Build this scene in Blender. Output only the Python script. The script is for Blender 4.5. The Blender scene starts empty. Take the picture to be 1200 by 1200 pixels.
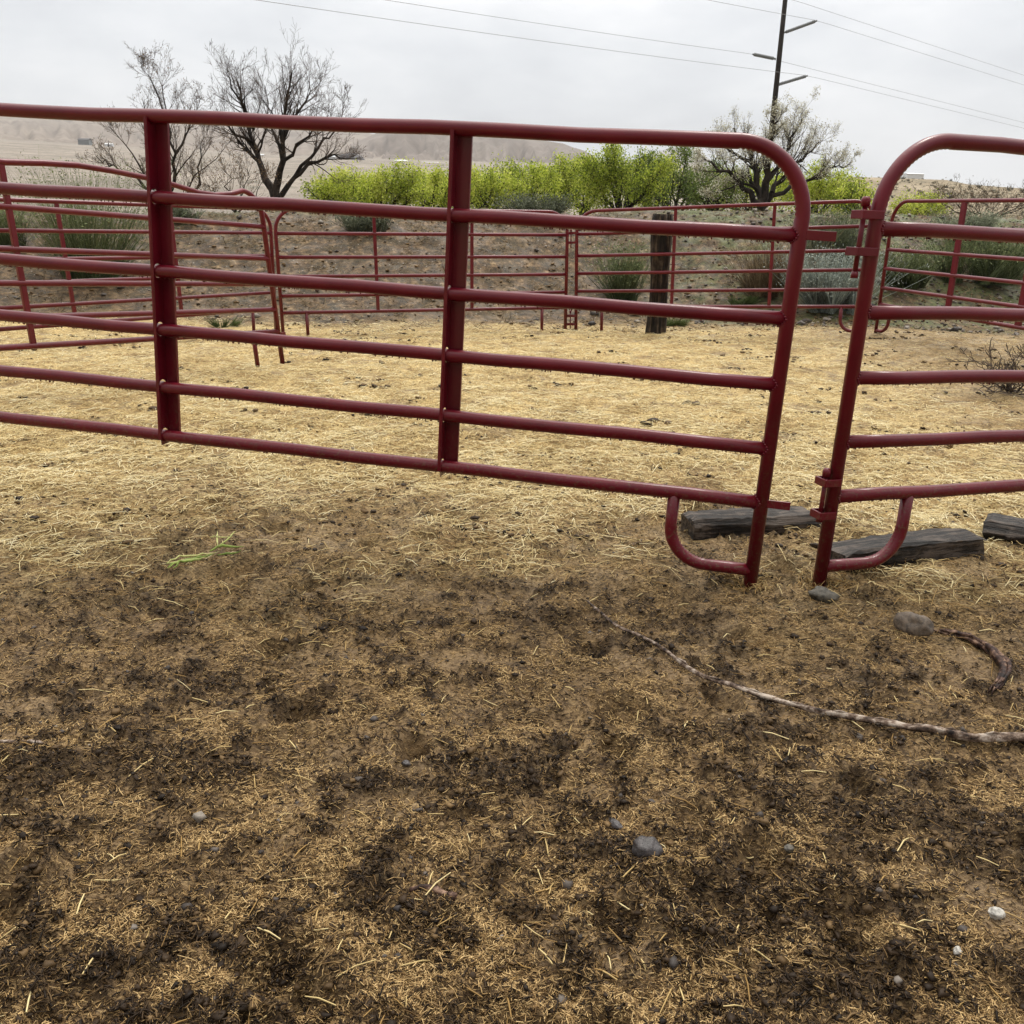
import bpy, math, random
import numpy as np
from mathutils import Vector, noise as mnoise

R_ = math.radians
rng = np.random.default_rng(11)
random.seed(5)
SC = bpy.context.scene
COL = SC.collection

# ------------------------------------------------------------------ camera
FPX, PITCH, ROLL, EYE = 1052.5, 0.305934, -0.026617, 1.28
Fv = np.array([0, math.cos(PITCH), -math.sin(PITCH)])
U0 = np.array([0, math.sin(PITCH), math.cos(PITCH)])
R0 = np.array([1.0, 0, 0])
Rv = math.cos(ROLL) * R0 - math.sin(ROLL) * U0
Uv = math.sin(ROLL) * R0 + math.cos(ROLL) * U0
CAMP = np.array([0, 0, EYE])
def ray(px, py):
    d = Fv + Rv * (px - 600) / FPX - Uv * (py - 600) / FPX
    return d / np.linalg.norm(d)
def at(px, py, dist):            # point at a given distance forward (y) on the sight line
    d = ray(px, py)
    return CAMP + d * (dist / d[1])

cd = bpy.data.cameras.new('camera'); co = bpy.data.objects.new('camera', cd); COL.objects.link(co)
cd.sensor_width = 36; cd.lens = FPX / 1200 * 36; cd.clip_start = 0.05; cd.clip_end = 12000
from mathutils import Matrix
m = Matrix.Identity(4)
for i in range(3):
    m[i][0] = Rv[i]; m[i][1] = Uv[i]; m[i][2] = -Fv[i]; m[i][3] = CAMP[i]
co.matrix_world = m
SC.camera = co

# ------------------------------------------------------------------ noise
_perm = np.random.default_rng(3).permutation(512).astype(np.int64)
_perm = np.concatenate([_perm, _perm, _perm])
_gr = np.random.default_rng(4).uniform(0, 2 * math.pi, 512)
_gx, _gy = np.cos(_gr), np.sin(_gr)
def pn(x, y, seed=0):
    x = np.asarray(x, float) + seed * 17.37; y = np.asarray(y, float) - seed * 9.71
    xi = np.floor(x).astype(np.int64); yi = np.floor(y).astype(np.int64)
    xf = x - xi; yf = y - yi
    u = xf * xf * xf * (xf * (xf * 6 - 15) + 10); v = yf * yf * yf * (yf * (yf * 6 - 15) + 10)
    def g(ix, iy, dx, dy):
        h = _perm[(_perm[ix & 511] + iy) & 511]
        return _gx[h] * dx + _gy[h] * dy
    a = g(xi, yi, xf, yf); b = g(xi + 1, yi, xf - 1, yf)
    c = g(xi, yi + 1, xf, yf - 1); d = g(xi + 1, yi + 1, xf - 1, yf - 1)
    return ((a * (1 - u) + b * u) * (1 - v) + (c * (1 - u) + d * u) * v) * 1.5
def fbm(x, y, o=4, seed=0, gain=0.5):
    s = 0; a = 1; t = 0
    for i in range(o):
        s = s + a * pn(x * 2 ** i, y * 2 ** i, seed + i * 3); t += a; a *= gain
    return s / t
def sst(a, b, x):
    t = np.clip((x - a) / (b - a), 0, 1); return t * t * (3 - 2 * t)

# ------------------------------------------------------------------ terrain
def crest_xy(x):                  # line of the bank's crest as y(x)
    return 17.6 + 0.06 * x + 0.35 * np.sin(x * 0.31 + 1) + 0.2 * np.sin(x * 0.9)
def terrain(x, y):
    x = np.asarray(x, float); y = np.asarray(y, float)
    r = np.hypot(x, y)
    z = 0.012 * fbm(x * .35, y * .35, 2, 9)
    # arena corners
    z = z + 0.13 * np.exp(-(((x - 4.9) / 1.8) ** 2 + ((y - 10.8) / 3.0) ** 2))
    z = z + 0.04 * np.exp(-(((x - 1.6) / .8) ** 2 + ((y - 3.3) / .8) ** 2))
    z = z - 0.09 * np.exp(-(((x + 3.6) / 2) ** 2 + ((y - 11.6) / 2) ** 2)) - .03 * np.exp(-(((x - .6) / 3) ** 2 + ((y - 12.3) / 1.5) ** 2))
    cy = crest_xy(x)
    toe = cy - 4.4 + 0.25 * pn(x * .5, x * 0, 5)
    H = 1.50 + 0.22 * sst(-6, 8, x) - 0.16 * sst(-2, -8, x) + .05 * pn(x * .4, y * 0, 6)
    t = np.clip((y - toe) / (cy - toe), 0, 1)
    prof = (1 - np.cos(t * math.pi)) * .5 * .55 + t * .45
    bank = H * prof
    lump = sst(0.02, .25, t) * (0.11 * fbm(x * .9, y * .9, 4, 12) + .055 * fbm(x * 4, y * 4, 4, 14, .6))
    z = z * (1 - t) + bank + lump
    # behind the crest: a dip, then the valley floor rising gently
    b = np.clip((y - cy) / 7, 0, 1)
    z = z - 0.75 * b * b * (3 - 2 * b)
    far = np.maximum(r - 45, 0)
    z = z + far * 0.0695 * sst(45, 160, r) * (1 - .75 * sst(.16, .36, x / np.maximum(r, 1))) + sst(100, 400, r) * 1.6 * fbm(x * .006, y * .006, 3, 20)
    return z
_hp = []
for i in range(70):
    rr = 1.1 + 4.2 * random.random() ** 1.2; az = random.uniform(-.65, .65)
    _hp.append((rr * math.sin(az), rr * math.cos(az), random.uniform(.045, .075), random.uniform(.028, .055), random.uniform(0, 3.14)))
def gpix(px, py, zf=None):
    d = ray(px, py); zf = zf or terrain
    t = 0.5
    while t < 3000:
        P = CAMP + d * t
        if P[2] <= float(zf(P[0], P[1])):
            lo, hi = t / 1.02 - .02, t
            for _ in range(24):
                mm = (lo + hi) / 2; P = CAMP + d * mm
                if P[2] <= float(zf(P[0], P[1])): hi = mm
                else: lo = mm
            return CAMP + d * hi
        t = t * 1.02 + .02
    return CAMP + d * t
# manure patches seen in the photo (pixel centre, radii in m)
_spots = []
for px, py, rx, ry in [(215, 895, .22, .10), (600, 905, .10, .10), (820, 1060, .34, .15), (900, 1085, .10, .07), (1080, 960, .25, .10),
                       (90, 700, .55, .14), (380, 715, .18, .06), (1130, 1000, .15, .1), (700, 1000, .10, .05), (60, 1130, .14, .06), (570, 690, .15, .08),
                       (240, 800, .25, .08), (860, 860, .3, .05), (480, 1080, .1, .05), (330, 830, .15, .05), (1130, 640, .3, .08), (640, 730, .22, .06), (30, 900, .2, .08), (1000, 1150, .2, .08), (420, 920, .12, .08)]:
    P = gpix(px, py); _spots.append((P[0], P[1], rx, ry))
def masks(x, y):
    """straw cover 0..1, manure 0..1 and pale dry crust 0..1"""
    x = np.asarray(x, float); y = np.asarray(y, float)
    r = np.hypot(x, y)
    w = fbm(x * 1.1, y * 1.1, 4, 31)
    edge = 3.70 + .12 * x + .45 * np.exp(-((x + 1.6) / .8) ** 2) + .75 * np.exp(-(((x - .1) / .6) ** 2 + ((y - 2.3) / .5) ** 2))
    straw = sst(-1.35, 1.5, r - edge + w * 1.6)
    straw = straw * (1 - .66 * sst(.02, .40, fbm(x * 2.6, y * 2.6, 5, 40, .66))) * (1 - .30 * sst(5.5, 3.0, r)) * (1 - .22 * sst(2.0, 4.5, x) )
    straw = straw * (1 - .62 * sst(12.2, 13.4, y + .25 * w)) * (1 - .55 * sst(2.6, 4.0, x - .12 * (y - 6)))
    dk = fbm(x * 7.5, y * 8, 4, 50, .7)
    dark = sst(.02, .34, dk + .35 * fbm(x * 1.6, y * 1.6, 2, 55)) * .9
    for sx, sy, rx, ry in _spots:
        q = ((x - sx) / rx) ** 2 + ((y - sy) / ry) ** 2
        dark = np.maximum(dark, sst(1.3, .0, q + 3.2 * dk * (q < 6) + 0.3) * .8)
    dark = dark * (1 - .75 * straw)
    flat = sst(.10, .32, fbm(x * 2.0 + 7, y * 2.0, 3, 60)) * (1 - dark) * (1 - straw)
    return straw, dark, flat
def detail(x, y):
    x = np.asarray(x, float); y = np.asarray(y, float)
    straw, dark, flat = masks(x, y)
    r = np.hypot(x, y)
    fade = 1 - sst(13, 16, r)
    h = .026 * fbm(x * 2.2, y * 2.2, 3, 70)
    h = h + (.034 * (1 - .45 * straw)) * fbm(x * 6.5, y * 6.5, 4, 74, .58)
    rid = 1 - np.abs(fbm(x * 17, y * 17, 3, 80)) * 3.0
    h = h + (.004 + .013 * dark) * (1 - .8 * flat) * rid * (1 - .55 * straw)
    h = h + (.0045 + .009 * dark) * (1 - .6 * flat) * fbm(x * 55, y * 55, 2, 85) + .012 * dark
    h = h + straw * (.012 * fbm(x * 14, y * 14, 3, 88) + .020 * fbm(x * 3.2, y * 3.2, 4, 131, .6) + .006)
    for hx, hy, hr, hd, ha in _hp:
        dx = x - hx; dy = y - hy
        c, s = math.cos(ha), math.sin(ha)
        q = ((dx * c + dy * s) / hr) ** 2 + ((-dx * s + dy * c) / (hr * .8)) ** 2
        near = q < 6
        if np.any(near):
            h = h - np.where(near, hd * np.exp(-q * q * .8) - hd * .35 * np.exp(-((np.sqrt(q) - 1.5) / .35) ** 2), 0)
    return h * fade
def gz(x, y):
    return terrain(x, y) + detail(x, y)
def G(px, py):
    return gpix(px, py, gz)

# ------------------------------------------------------------------ mesh helpers
def mesh_np(name, V, F, smooth=False):
    me = bpy.data.meshes.new(name)
    V = np.asarray(V, np.float32); F = np.asarray(F, np.int32)
    me.vertices.add(len(V)); me.vertices.foreach_set('co', V.ravel())
    k = F.shape[1]
    me.loops.add(F.size); me.loops.foreach_set('vertex_index', F.ravel())
    me.polygons.add(len(F)); me.polygons.foreach_set('loop_start', np.arange(0, F.size, k, dtype=np.int32))
    try: me.polygons.foreach_set('loop_total', np.full(len(F), k, np.int32))
    except Exception: pass
    me.update(calc_edges=True)
    if smooth: me.polygons.foreach_set('use_smooth', np.ones(len(F), bool))
    return me
def attr(me, name, vals):
    a = me.attributes.new(name, 'FLOAT', 'POINT'); a.data.foreach_set('value', np.asarray(vals, np.float32))
class MB:
    def __init__(s): s.v = []; s.f = []; s.n = 0; s.t = []
    def add(s, V, F, tint=None):
        s.v += [tuple(map(float, p)) for p in V]; s.f += [tuple(i + s.n for i in f) for f in F]; s.n += len(V)
        s.t += [tint if tint is not None else 0.5] * len(V)
    def box(s, c, ex, ey, ez):     # centre and half-axis vectors
        c, ex, ey, ez = map(np.asarray, (c, ex, ey, ez))
        V = [c + a * ex + b * ey + d * ez for a in (-1, 1) for b in (-1, 1) for d in (-1, 1)]
        s.add(V, [(0, 1, 3, 2), (4, 6, 7, 5), (0, 4, 5, 1), (2, 3, 7, 6), (0, 2, 6, 4), (1, 5, 7, 3)])
    def build(s, name, mat, parent=None, smooth=True, bevel=0, origin=None):
        me = bpy.data.meshes.new(name)
        o3 = np.array(origin if origin is not None else (0, 0, 0), float)
        me.from_pydata([tuple(np.array(v) - o3) for v in s.v], [], s.f); me.update()
        attr(me, 'tint', s.t)
        if smooth: me.polygons.foreach_set('use_smooth', [True] * len(me.polygons))
        me.materials.append(mat)
        o = bpy.data.objects.new(name, me); COL.objects.link(o)
        if parent is not None: o.parent = parent
        else: o.location = tuple(o3)
        if bevel:
            b = o.modifiers.new('bevel', 'BEVEL'); b.width = bevel; b.segments = 2; b.limit_method = 'ANGLE'
        return o
def frames(path):
    P = np.asarray(path, float); n = len(P)
    T = np.zeros_like(P); T[1:-1] = P[2:] - P[:-2]; T[0] = P[1] - P[0]; T[-1] = P[-1] - P[-2]
    T /= np.linalg.norm(T, axis=1)[:, None] + 1e-12
    a = np.array([0, 0, 1.]) if abs(T[0][2]) < .9 else np.array([1., 0, 0])
    N = np.cross(T[0], a); N /= np.linalg.norm(N); Ns = [N]
    for i in range(1, n):
        N = Ns[-1] - T[i] * np.dot(Ns[-1], T[i]); N /= np.linalg.norm(N) + 1e-12; Ns.append(N)
    Ns = np.array(Ns); B = np.cross(T, Ns)
    return P, T, Ns, B
def tube(mb, path, rad, n=10, caps=True, rmod=None, tint=None):
    P, T, N, B = frames(path); k = len(P)
    rad = np.broadcast_to(np.asarray(rad, float), (k,))
    V = []
    for i in range(k):
        for j in range(n):
            a = 2 * math.pi * j / n; rr = rad[i] * (rmod(i, a, N[i] * math.cos(a) + B[i] * math.sin(a)) if rmod else 1)
            V.append(P[i] + (N[i] * math.cos(a) + B[i] * math.sin(a)) * rr)
    F = [(i * n + j, i * n + (j + 1) % n, (i + 1) * n + (j + 1) % n, (i + 1) * n + j) for i in range(k - 1) for j in range(n)]
    if caps: F += [tuple(range(n))[::-1], tuple((k - 1) * n + j for j in range(n))]
    mb.add(V, F, tint)

# ------------------------------------------------------------------ materials
def mat(name):
    m = bpy.data.materials.new(name); m.use_nodes = True
    nt = m.node_tree; bs = nt.nodes['Principled BSDF']
    return m, nt, bs
def nd(nt, t, **kw):
    n = nt.nodes.new(t)
    for k, v in kw.items():
        if k.startswith('i_'):
            key = k[2:]; key = int(key) if key.isdigit() else key.replace('_', ' ')
            n.inputs[key].default_value = v
        else: setattr(n, k, v)
    return n
def lk(nt, a, b): nt.links.new(a, b)
def noise_n(nt, scale, detail=4, rough=.55, vec=None):
    n = nd(nt, 'ShaderNodeTexNoise'); n.inputs['Scale'].default_value = scale; n.inputs['Detail'].default_value = detail; n.inputs['Roughness'].default_value = rough
    if vec is not None: lk(nt, vec, n.inputs['Vector'])
    return n
def ramp(nt, fac, stops):
    r = nd(nt, 'ShaderNodeValToRGB'); e = r.color_ramp.elements
    while len(e) > 1: e.remove(e[-1])
    e[0].position = stops[0][0]; e[0].color = (*stops[0][1], 1)
    for p, c in stops[1:]:
        x = e.new(p); x.color = (*c, 1)
    lk(nt, fac, r.inputs[0]); return r
def mixc(nt, fac, a, b, mode='MIX'):
    n = nd(nt, 'ShaderNodeMix', data_type='RGBA', blend_type=mode)
    if isinstance(fac, (int, float)): n.inputs[0].default_value = fac
    else: lk(nt, fac, n.inputs[0])
    for s, v in ((6, a), (7, b)):
        if isinstance(v, tuple): n.inputs[s].default_value = (*v, 1)
        else: lk(nt, v, n.inputs[s])
    return n.outputs[2]
def mathn(nt, op, a, b=None, clamp=False):
    n = nd(nt, 'ShaderNodeMath', operation=op); n.use_clamp = clamp
    for i, v in enumerate((a, b)):
        if v is None: continue
        if isinstance(v, (int, float)): n.inputs[i].default_value = v
        else: lk(nt, v, n.inputs[i])
    return n.outputs[0]
def bump(nt, h, bs, strength=.5, dist=.01, normal=None):
    b = nd(nt, 'ShaderNodeBump'); b.inputs['Strength'].default_value = strength; b.inputs['Distance'].default_value = dist
    lk(nt, h, b.inputs['Height'])
    if normal is not None: lk(nt, normal, b.inputs['Normal'])
    lk(nt, b.outputs[0], bs.inputs['Normal']); return b.outputs[0]

def geo_pos(nt): return nd(nt, 'ShaderNodeNewGeometry').outputs['Position']
def obj_co(nt): return nd(nt, 'ShaderNodeTexCoord').outputs['Object']

def red_paint(name, c1, c2, drops=True):
    m, nt, bs = mat(name); p = geo_pos(nt)
    n1 = noise_n(nt, 6, 6, .65, p); n2 = noise_n(nt, 260, 2, .5, p)
    c = ramp(nt, n1.outputs[0], [(.3, c1), (.7, c2)]).outputs[0]
    sp = ramp(nt, noise_n(nt, 38, 5, .7, p).outputs[0], [(.70, (0, 0, 0)), (.76, (1, 1, 1))]).outputs[0]
    c = mixc(nt, mathn(nt, 'MULTIPLY', sp, .55), c, (.055, .018, .015))
    sz = nd(nt, 'ShaderNodeSeparateXYZ'); lk(nt, p, sz.inputs[0])
    low = ramp(nt, sz.outputs[2], [(.05, (1, 1, 1)), (.75, (0, 0, 0))]).outputs[0]
    spl = ramp(nt, noise_n(nt, 70, 6, .75, p).outputs[0], [(.53, (0, 0, 0)), (.60, (1, 1, 1))]).outputs[0]
    c = mixc(nt, mathn(nt, 'MULTIPLY', mathn(nt, 'MULTIPLY', spl, low), .8), c, (.10, .066, .036))
    scr = ramp(nt, noise_n(nt, 130, 3, .8, p).outputs[0], [(.70, (0, 0, 0)), (.73, (1, 1, 1))]).outputs[0]
    c = mixc(nt, mathn(nt, 'MULTIPLY', scr, .3), c, (.28, .07, .07))
    lk(nt, c, bs.inputs['Base Color'])
    r = ramp(nt, n1.outputs[0], [(.3, (.28,) * 3), (.75, (.42,) * 3)]).outputs[0]
    lk(nt, r, bs.inputs['Roughness'])
    bs.inputs['Specular IOR Level'].default_value = .30
    bs.inputs['Coat Weight'].default_value = .10; bs.inputs['Coat Roughness'].default_value = .16
    b1 = bump(nt, n2.outputs[0], bs, .2, .0012)
    vo = nd(nt, 'ShaderNodeTexVoronoi'); vo.inputs['Scale'].default_value = 210; lk(nt, p, vo.inputs['Vector'])
    dr = ramp(nt, vo.outputs['Distance'], [(.0, (1, 1, 1)), (.32, (0, 0, 0))]).outputs[0]
    bump(nt, dr, bs, .35 if drops else .1, .001, b1)
    return m
M = {}
M['red'] = red_paint('maroon_enamel', (.086, .0013, .0076), (.122, .0028, .0110))
M['red_far'] = red_paint('maroon_enamel_faded', (.090, .0030, .0086), (.132, .0078, .0145), False)

def wood(name, cs, rough=.6, scale=(40, 40, 3), bstr=.6, bd=.006):
    m, nt, bs = mat(name); co_ = obj_co(nt)
    mp = nd(nt, 'ShaderNodeMapping'); mp.inputs['Scale'].default_value = scale; lk(nt, co_, mp.inputs[0])
    n1 = noise_n(nt, 1, 6, .65, mp.outputs[0]); n2 = noise_n(nt, 7, 5, .6, co_)
    f = mathn(nt, 'ADD', mathn(nt, 'MULTIPLY', n1.outputs[0], 1.0), mathn(nt, 'MULTIPLY', mathn(nt, 'SUBTRACT', n2.outputs[0], .5), .6))
    c = ramp(nt, f, cs).outputs[0]; lk(nt, c, bs.inputs['Base Color']); bs.inputs['Specular IOR Level'].default_value = .2
    bs.inputs['Roughness'].default_value = rough
    bump(nt, n1.outputs[0], bs, bstr, bd); return m
M['tie'] = wood('weathered_dark_timber', [(.38, (.005, .004, .003)), (.5, (.022, .016, .012)), (.60, (.085, .066, .052))], .5, (5, 70, 70), 1, .01)
M['post'] = wood('weathered_post_timber', [(.38, (.006, .004, .003)), (.5, (.022, .015, .010)), (.66, (.09, .065, .045))], .8, (30, 30, 2.0), 1, .01)
M['bark'] = wood('dark_bark', [(.4, (.012, .009, .007)), (.62, (.045, .034, .026))], .85, (9, 9, 2), .8, .03)
M['twig'] = wood('twig_bark', [(.4, (.030, .021, .015)), (.62, (.13, .088, .062))], .85, (9, 9, 2), .3, .01)
M['twig_pale'] = wood('pale_twig_bark', [(.4, (.028, .020, .015)), (.62, (.095, .070, .050))], .85, (9, 9, 2), .3, .01)
M['stick'] = wood('fallen_branch_bark', [(.38, (.014, .009, .007)), (.47, (.085, .056, .040)), (.54, (.17, .12, .088)), (.62, (.36, .30, .245))], .6, (30, 45, 45), 1, .006)
M['root'] = wood('shredded_bark', [(.36, (.010, .006, .005)), (.5, (.055, .028, .020)), (.64, (.24, .15, .10))], .6, (40, 40, 40), .8, .005)
M['pole'] = wood('utility_pole_wood', [(.4, (.010, .008, .007)), (.62, (.028, .021, .017))], .85, (6, 6, .5), .3, .02)

def tinted(name, stops, rough=.7, trans=0, extra_noise=None, spec=.14):
    m, nt, bs = mat(name); a = nd(nt, 'ShaderNodeAttribute', attribute_name='tint')
    c = ramp(nt, a.outputs['Fac'], stops).outputs[0]
    if extra_noise:
        n = noise_n(nt, extra_noise, 3, .6, geo_pos(nt))
        c = mixc(nt, .55, c, ramp(nt, n.outputs[0], [(.25, (.35,) * 3), (.75, (1, 1, 1))]).outputs[0], 'MULTIPLY')
    lk(nt, c, bs.inputs['Base Color']); bs.inputs['Roughness'].default_value = rough; bs.inputs['Specular IOR Level'].default_value = spec
    if trans:
        out = nt.nodes['Material Output']; tr = nd(nt, 'ShaderNodeBsdfTranslucent'); lk(nt, c, tr.inputs[0])
        mx = nd(nt, 'ShaderNodeMixShader'); mx.inputs[0].default_value = trans
        lk(nt, bs.outputs[0], mx.inputs[1]); lk(nt, tr.outputs[0], mx.inputs[2]); lk(nt, mx.outputs[0], out.inputs[0])
    return m
M['straw'] = tinted('straw', [(0, (.10, .055, .019)), (.25, (.31, .19, .065)), (.5, (.58, .455, .215)), (.8, (.78, .67, .39)), (1, (.84, .76, .50))], .5)
M['chaff'] = tinted('chaff', [(0, (.028, .016, .007)), (.28, (.12, .070, .028)), (.58, (.32, .205, .086)), (1, (.63, .45, .215))], .6)
M['clod'] = tinted('manure', [(0, (.010, .006, .0035)), (.45, (.042, .025, .012)), (1, (.22, .138, .060))], .55, extra_noise=90)
M['pebble'] = tinted('pebble', [(0, (.035, .030, .028)), (.6, (.12, .10, .085)), (1, (.34, .30, .25))], .5, extra_noise=120)
M['leaf'] = tinted('willow_leaf', [(0, (.055, .080, .014)), (.35, (.22, .29, .030)), (.7, (.45, .52, .060)), (1, (.62, .64, .15))], .55, .5)
M['leaf_dull'] = tinted('dull_leaf', [(0, (.07, .11, .025)), (.5, (.17, .23, .05)), (1, (.32, .36, .10))], .55, .35)
M['bud'] = tinted('pale_bud', [(0, (.22, .18, .08)), (.35, (.48, .46, .33)), (1, (.75, .74, .64))], .6, .35)
M['rust_bud'] = tinted('rusty_bud', [(0, (.10, .06, .03)), (1, (.26, .17, .08))], .7, .2)
M['sage'] = tinted('sage_stem', [(0, (.035, .038, .024)), (.5, (.13, .15, .095)), (1, (.30, .33, .23))], .7, .2)
M['rabbit'] = tinted('rabbitbrush_stem', [(0, (.020, .028, .012)), (.5, (.085, .110, .045)), (1, (.24, .28, .13))], .65, .25)
M['blue_sage'] = tinted('silver_sage_leaf', [(0, (.08, .09, .075)), (.5, (.26, .30, .265)), (1, (.50, .55, .49))], .7, .2)
M['scrub'] = tinted('desert_scrub', [(0, (.045, .045, .026)), (.5, (.12, .11, .065)), (1, (.26, .23, .15))], .8)
M['dry'] = tinted('dry_grass', [(0, (.06, .04, .022)), (.5, (.20, .145, .08)), (1, (.46, .36, .21))], .7, .2)
M['grass'] = tinted('green_grass', [(0, (.035, .055, .016)), (.5, (.095, .135, .038)), (1, (.22, .27, .09))], .6, .3)
M['deadwood'] = tinted('dead_twig', [(0, (.03, .022, .018)), (1, (.13, .10, .08))], .8)
M['onion'] = tinted('wilted_stalk', [(0, (.10, .17, .035)), (.5, (.30, .38, .09)), (1, (.58, .56, .24))], .45, .2)

def ground_mat():
    m, nt, bs = mat('corral_ground'); p = geo_pos(nt)
    st = nd(nt, 'ShaderNodeAttribute', attribute_name='straw').outputs['Fac']
    dk = nd(nt, 'ShaderNodeAttribute', attribute_name='dark').outputs['Fac']
    fl = nd(nt, 'ShaderNodeAttribute', attribute_name='flat').outputs['Fac']
    zn = nd(nt, 'ShaderNodeAttribute', attribute_name='zone').outputs['Fac']     # 0 arena, 1 bank, 2 valley
    gn = nd(nt, 'ShaderNodeAttribute', attribute_name='green').outputs['Fac']
    n1 = noise_n(nt, 16, 8, .72, p); n2 = noise_n(nt, 95, 5, .7, p); n3 = noise_n(nt, 330, 3, .6, p); nb = noise_n(nt, 3.2, 6, .6, p)
    # fibrous chaff: stretched noise in two directions
    def fib(ang, sc):
        mp = nd(nt, 'ShaderNodeMapping'); mp.inputs['Rotation'].default_value = (0, 0, ang); mp.inputs['Scale'].default_value = (sc, sc * 7, sc); lk(nt, p, mp.inputs[0])
        return noise_n(nt, 1, 3, .6, mp.outputs[0]).outputs[0]
    f = mathn(nt, 'MAXIMUM', fib(.4, 26), fib(-.8, 30))
    fibm = ramp(nt, f, [(.54, (0, 0, 0)), (.68, (1, 1, 1))]).outputs[0]
    mud = ramp(nt, n1.outputs[0], [(.36, (.020, .012, .006)), (.50, (.086, .053, .025)), (.66, (.25, .163, .078))]).outputs[0]
    mud = mixc(nt, mathn(nt, 'MULTIPLY', ramp(nt, n2.outputs[0], [(.52, (0, 0, 0)), (.66, (1, 1, 1))]).outputs[0], .55), mud, (.25, .165, .080))
    crust = ramp(nt, n2.outputs[0], [(.36, (.085, .055, .030)), (.64, (.24, .165, .092))]).outputs[0]
    c = mixc(nt, mathn(nt, 'MULTIPLY', fl, .85), mud, crust)
    dkc = ramp(nt, n1.outputs[0], [(.36, (.010, .006, .0032)), (.62, (.072, .043, .020))]).outputs[0]
    c = mixc(nt, mathn(nt, 'MULTIPLY', dk, .92), c, dkc)
    sp = mathn(nt, 'MULTIPLY', fibm, mathn(nt, 'MULTIPLY', mathn(nt, 'SUBTRACT', 1.0, mathn(nt, 'MULTIPLY', dk, .75)), .6))
    c = mixc(nt, sp, c, (.40, .275, .13))
    strawc = ramp(nt, n2.outputs[0], [(.36, (.13, .078, .030)), (.5, (.44, .31, .125)), (.64, (.74, .60, .30))]).outputs[0]
    strawc = mixc(nt, .6, strawc, ramp(nt, nb.outputs[0], [(.36, (.42, .34, .25)), (.54, (1, 1, 1))]).outputs[0], 'MULTIPLY')
    sm = mathn(nt, 'MULTIPLY', st, ramp(nt, n1.outputs[0], [(.32, (.35,) * 3), (.52, (1, 1, 1))]).outputs[0])
    c = mixc(nt, sm, c, strawc)
    # bank: bare brown slope with stones and dry litter
    bank = ramp(nt, noise_n(nt, 6, 8, .75, p).outputs[0], [(.38, (.012, .007, .004)), (.49, (.046, .027, .014)), (.58, (.120, .074, .039)), (.69, (.31, .21, .115))]).outputs[0]
    vo = nd(nt, 'ShaderNodeTexVoronoi'); vo.inputs['Scale'].default_value = 15; lk(nt, p, vo.inputs['Vector'])
    stn = ramp(nt, vo.outputs['Distance'], [(.12, (1, 1, 1)), (.24, (0, 0, 0))]).outputs[0]
    vk = nd(nt, 'ShaderNodeSeparateColor'); lk(nt, vo.outputs['Color'], vk.inputs[0])
    stn = mathn(nt, 'MULTIPLY', stn, ramp(nt, vk.outputs[0], [(.7, (0, 0, 0)), (.75, (.7, .7, .7))]).outputs[0])
    bank = mixc(nt, stn, bank, (.36, .31, .26))
    bank = mixc(nt, mathn(nt, 'MULTIPLY', fibm, .35), bank, (.38, .29, .17))
    gr = ramp(nt, noise_n(nt, 12, 5, .7, p).outputs[0], [(.35, (.045, .058, .022)), (.7, (.14, .155, .06))]).outputs[0]
    bank = mixc(nt, mathn(nt, 'MULTIPLY', gn, ramp(nt, noise_n(nt, 2.3, 5, .7, p).outputs[0], [(.42, (0, 0, 0)), (.58, (1, 1, 1))]).outputs[0]), bank, gr)
    z1 = mathn(nt, 'MINIMUM', zn, 1.0)
    c = mixc(nt, z1, c, bank)
    val = ramp(nt, noise_n(nt, .045, 8, .7, p).outputs[0], [(.34, (.12, .098, .076)), (.5, (.20, .165, .13)), (.66, (.28, .235, .19))]).outputs[0]
    vb = noise_n(nt, .28, 6, .75, p)
    val = mixc(nt, ramp(nt, vb.outputs[0], [(.50, (0, 0, 0)), (.60, (.75, .75, .75))]).outputs[0], val, (.095, .085, .055))
    z2 = mathn(nt, 'SUBTRACT', zn, 1.0, True)
    c = mixc(nt, z2, c, val)
    lk(nt, c, bs.inputs['Base Color'])
    wet = ramp(nt, nb.outputs[0], [(.42, (.82,) * 3), (.62, (.48,) * 3)]).outputs[0]
    pud = ramp(nt, noise_n(nt, 7, 4, .6, p).outputs[0], [(.56, (0, 0, 0)), (.66, (1, 1, 1))]).outputs[0]
    pud = mathn(nt, 'MULTIPLY', pud, mathn(nt, 'SUBTRACT', 1.0, mathn(nt, 'MAXIMUM', st, z1), True))
    lk(nt, mathn(nt, 'SUBTRACT', mathn(nt, 'MAXIMUM', wet, mathn(nt, 'MULTIPLY', st, .8)), mathn(nt, 'MULTIPLY', pud, .25)), bs.inputs['Roughness'])
    bs.inputs['Specular IOR Level'].default_value = .2
    h = mathn(nt, 'ADD', mathn(nt, 'MULTIPLY', n1.outputs[0], .9), mathn(nt, 'ADD', mathn(nt, 'MULTIPLY', n2.outputs[0], .5), mathn(nt, 'MULTIPLY', n3.outputs[0], .16)))
    bump(nt, h, bs, .9, .016)
    return m
M['ground'] = ground_mat()

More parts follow.
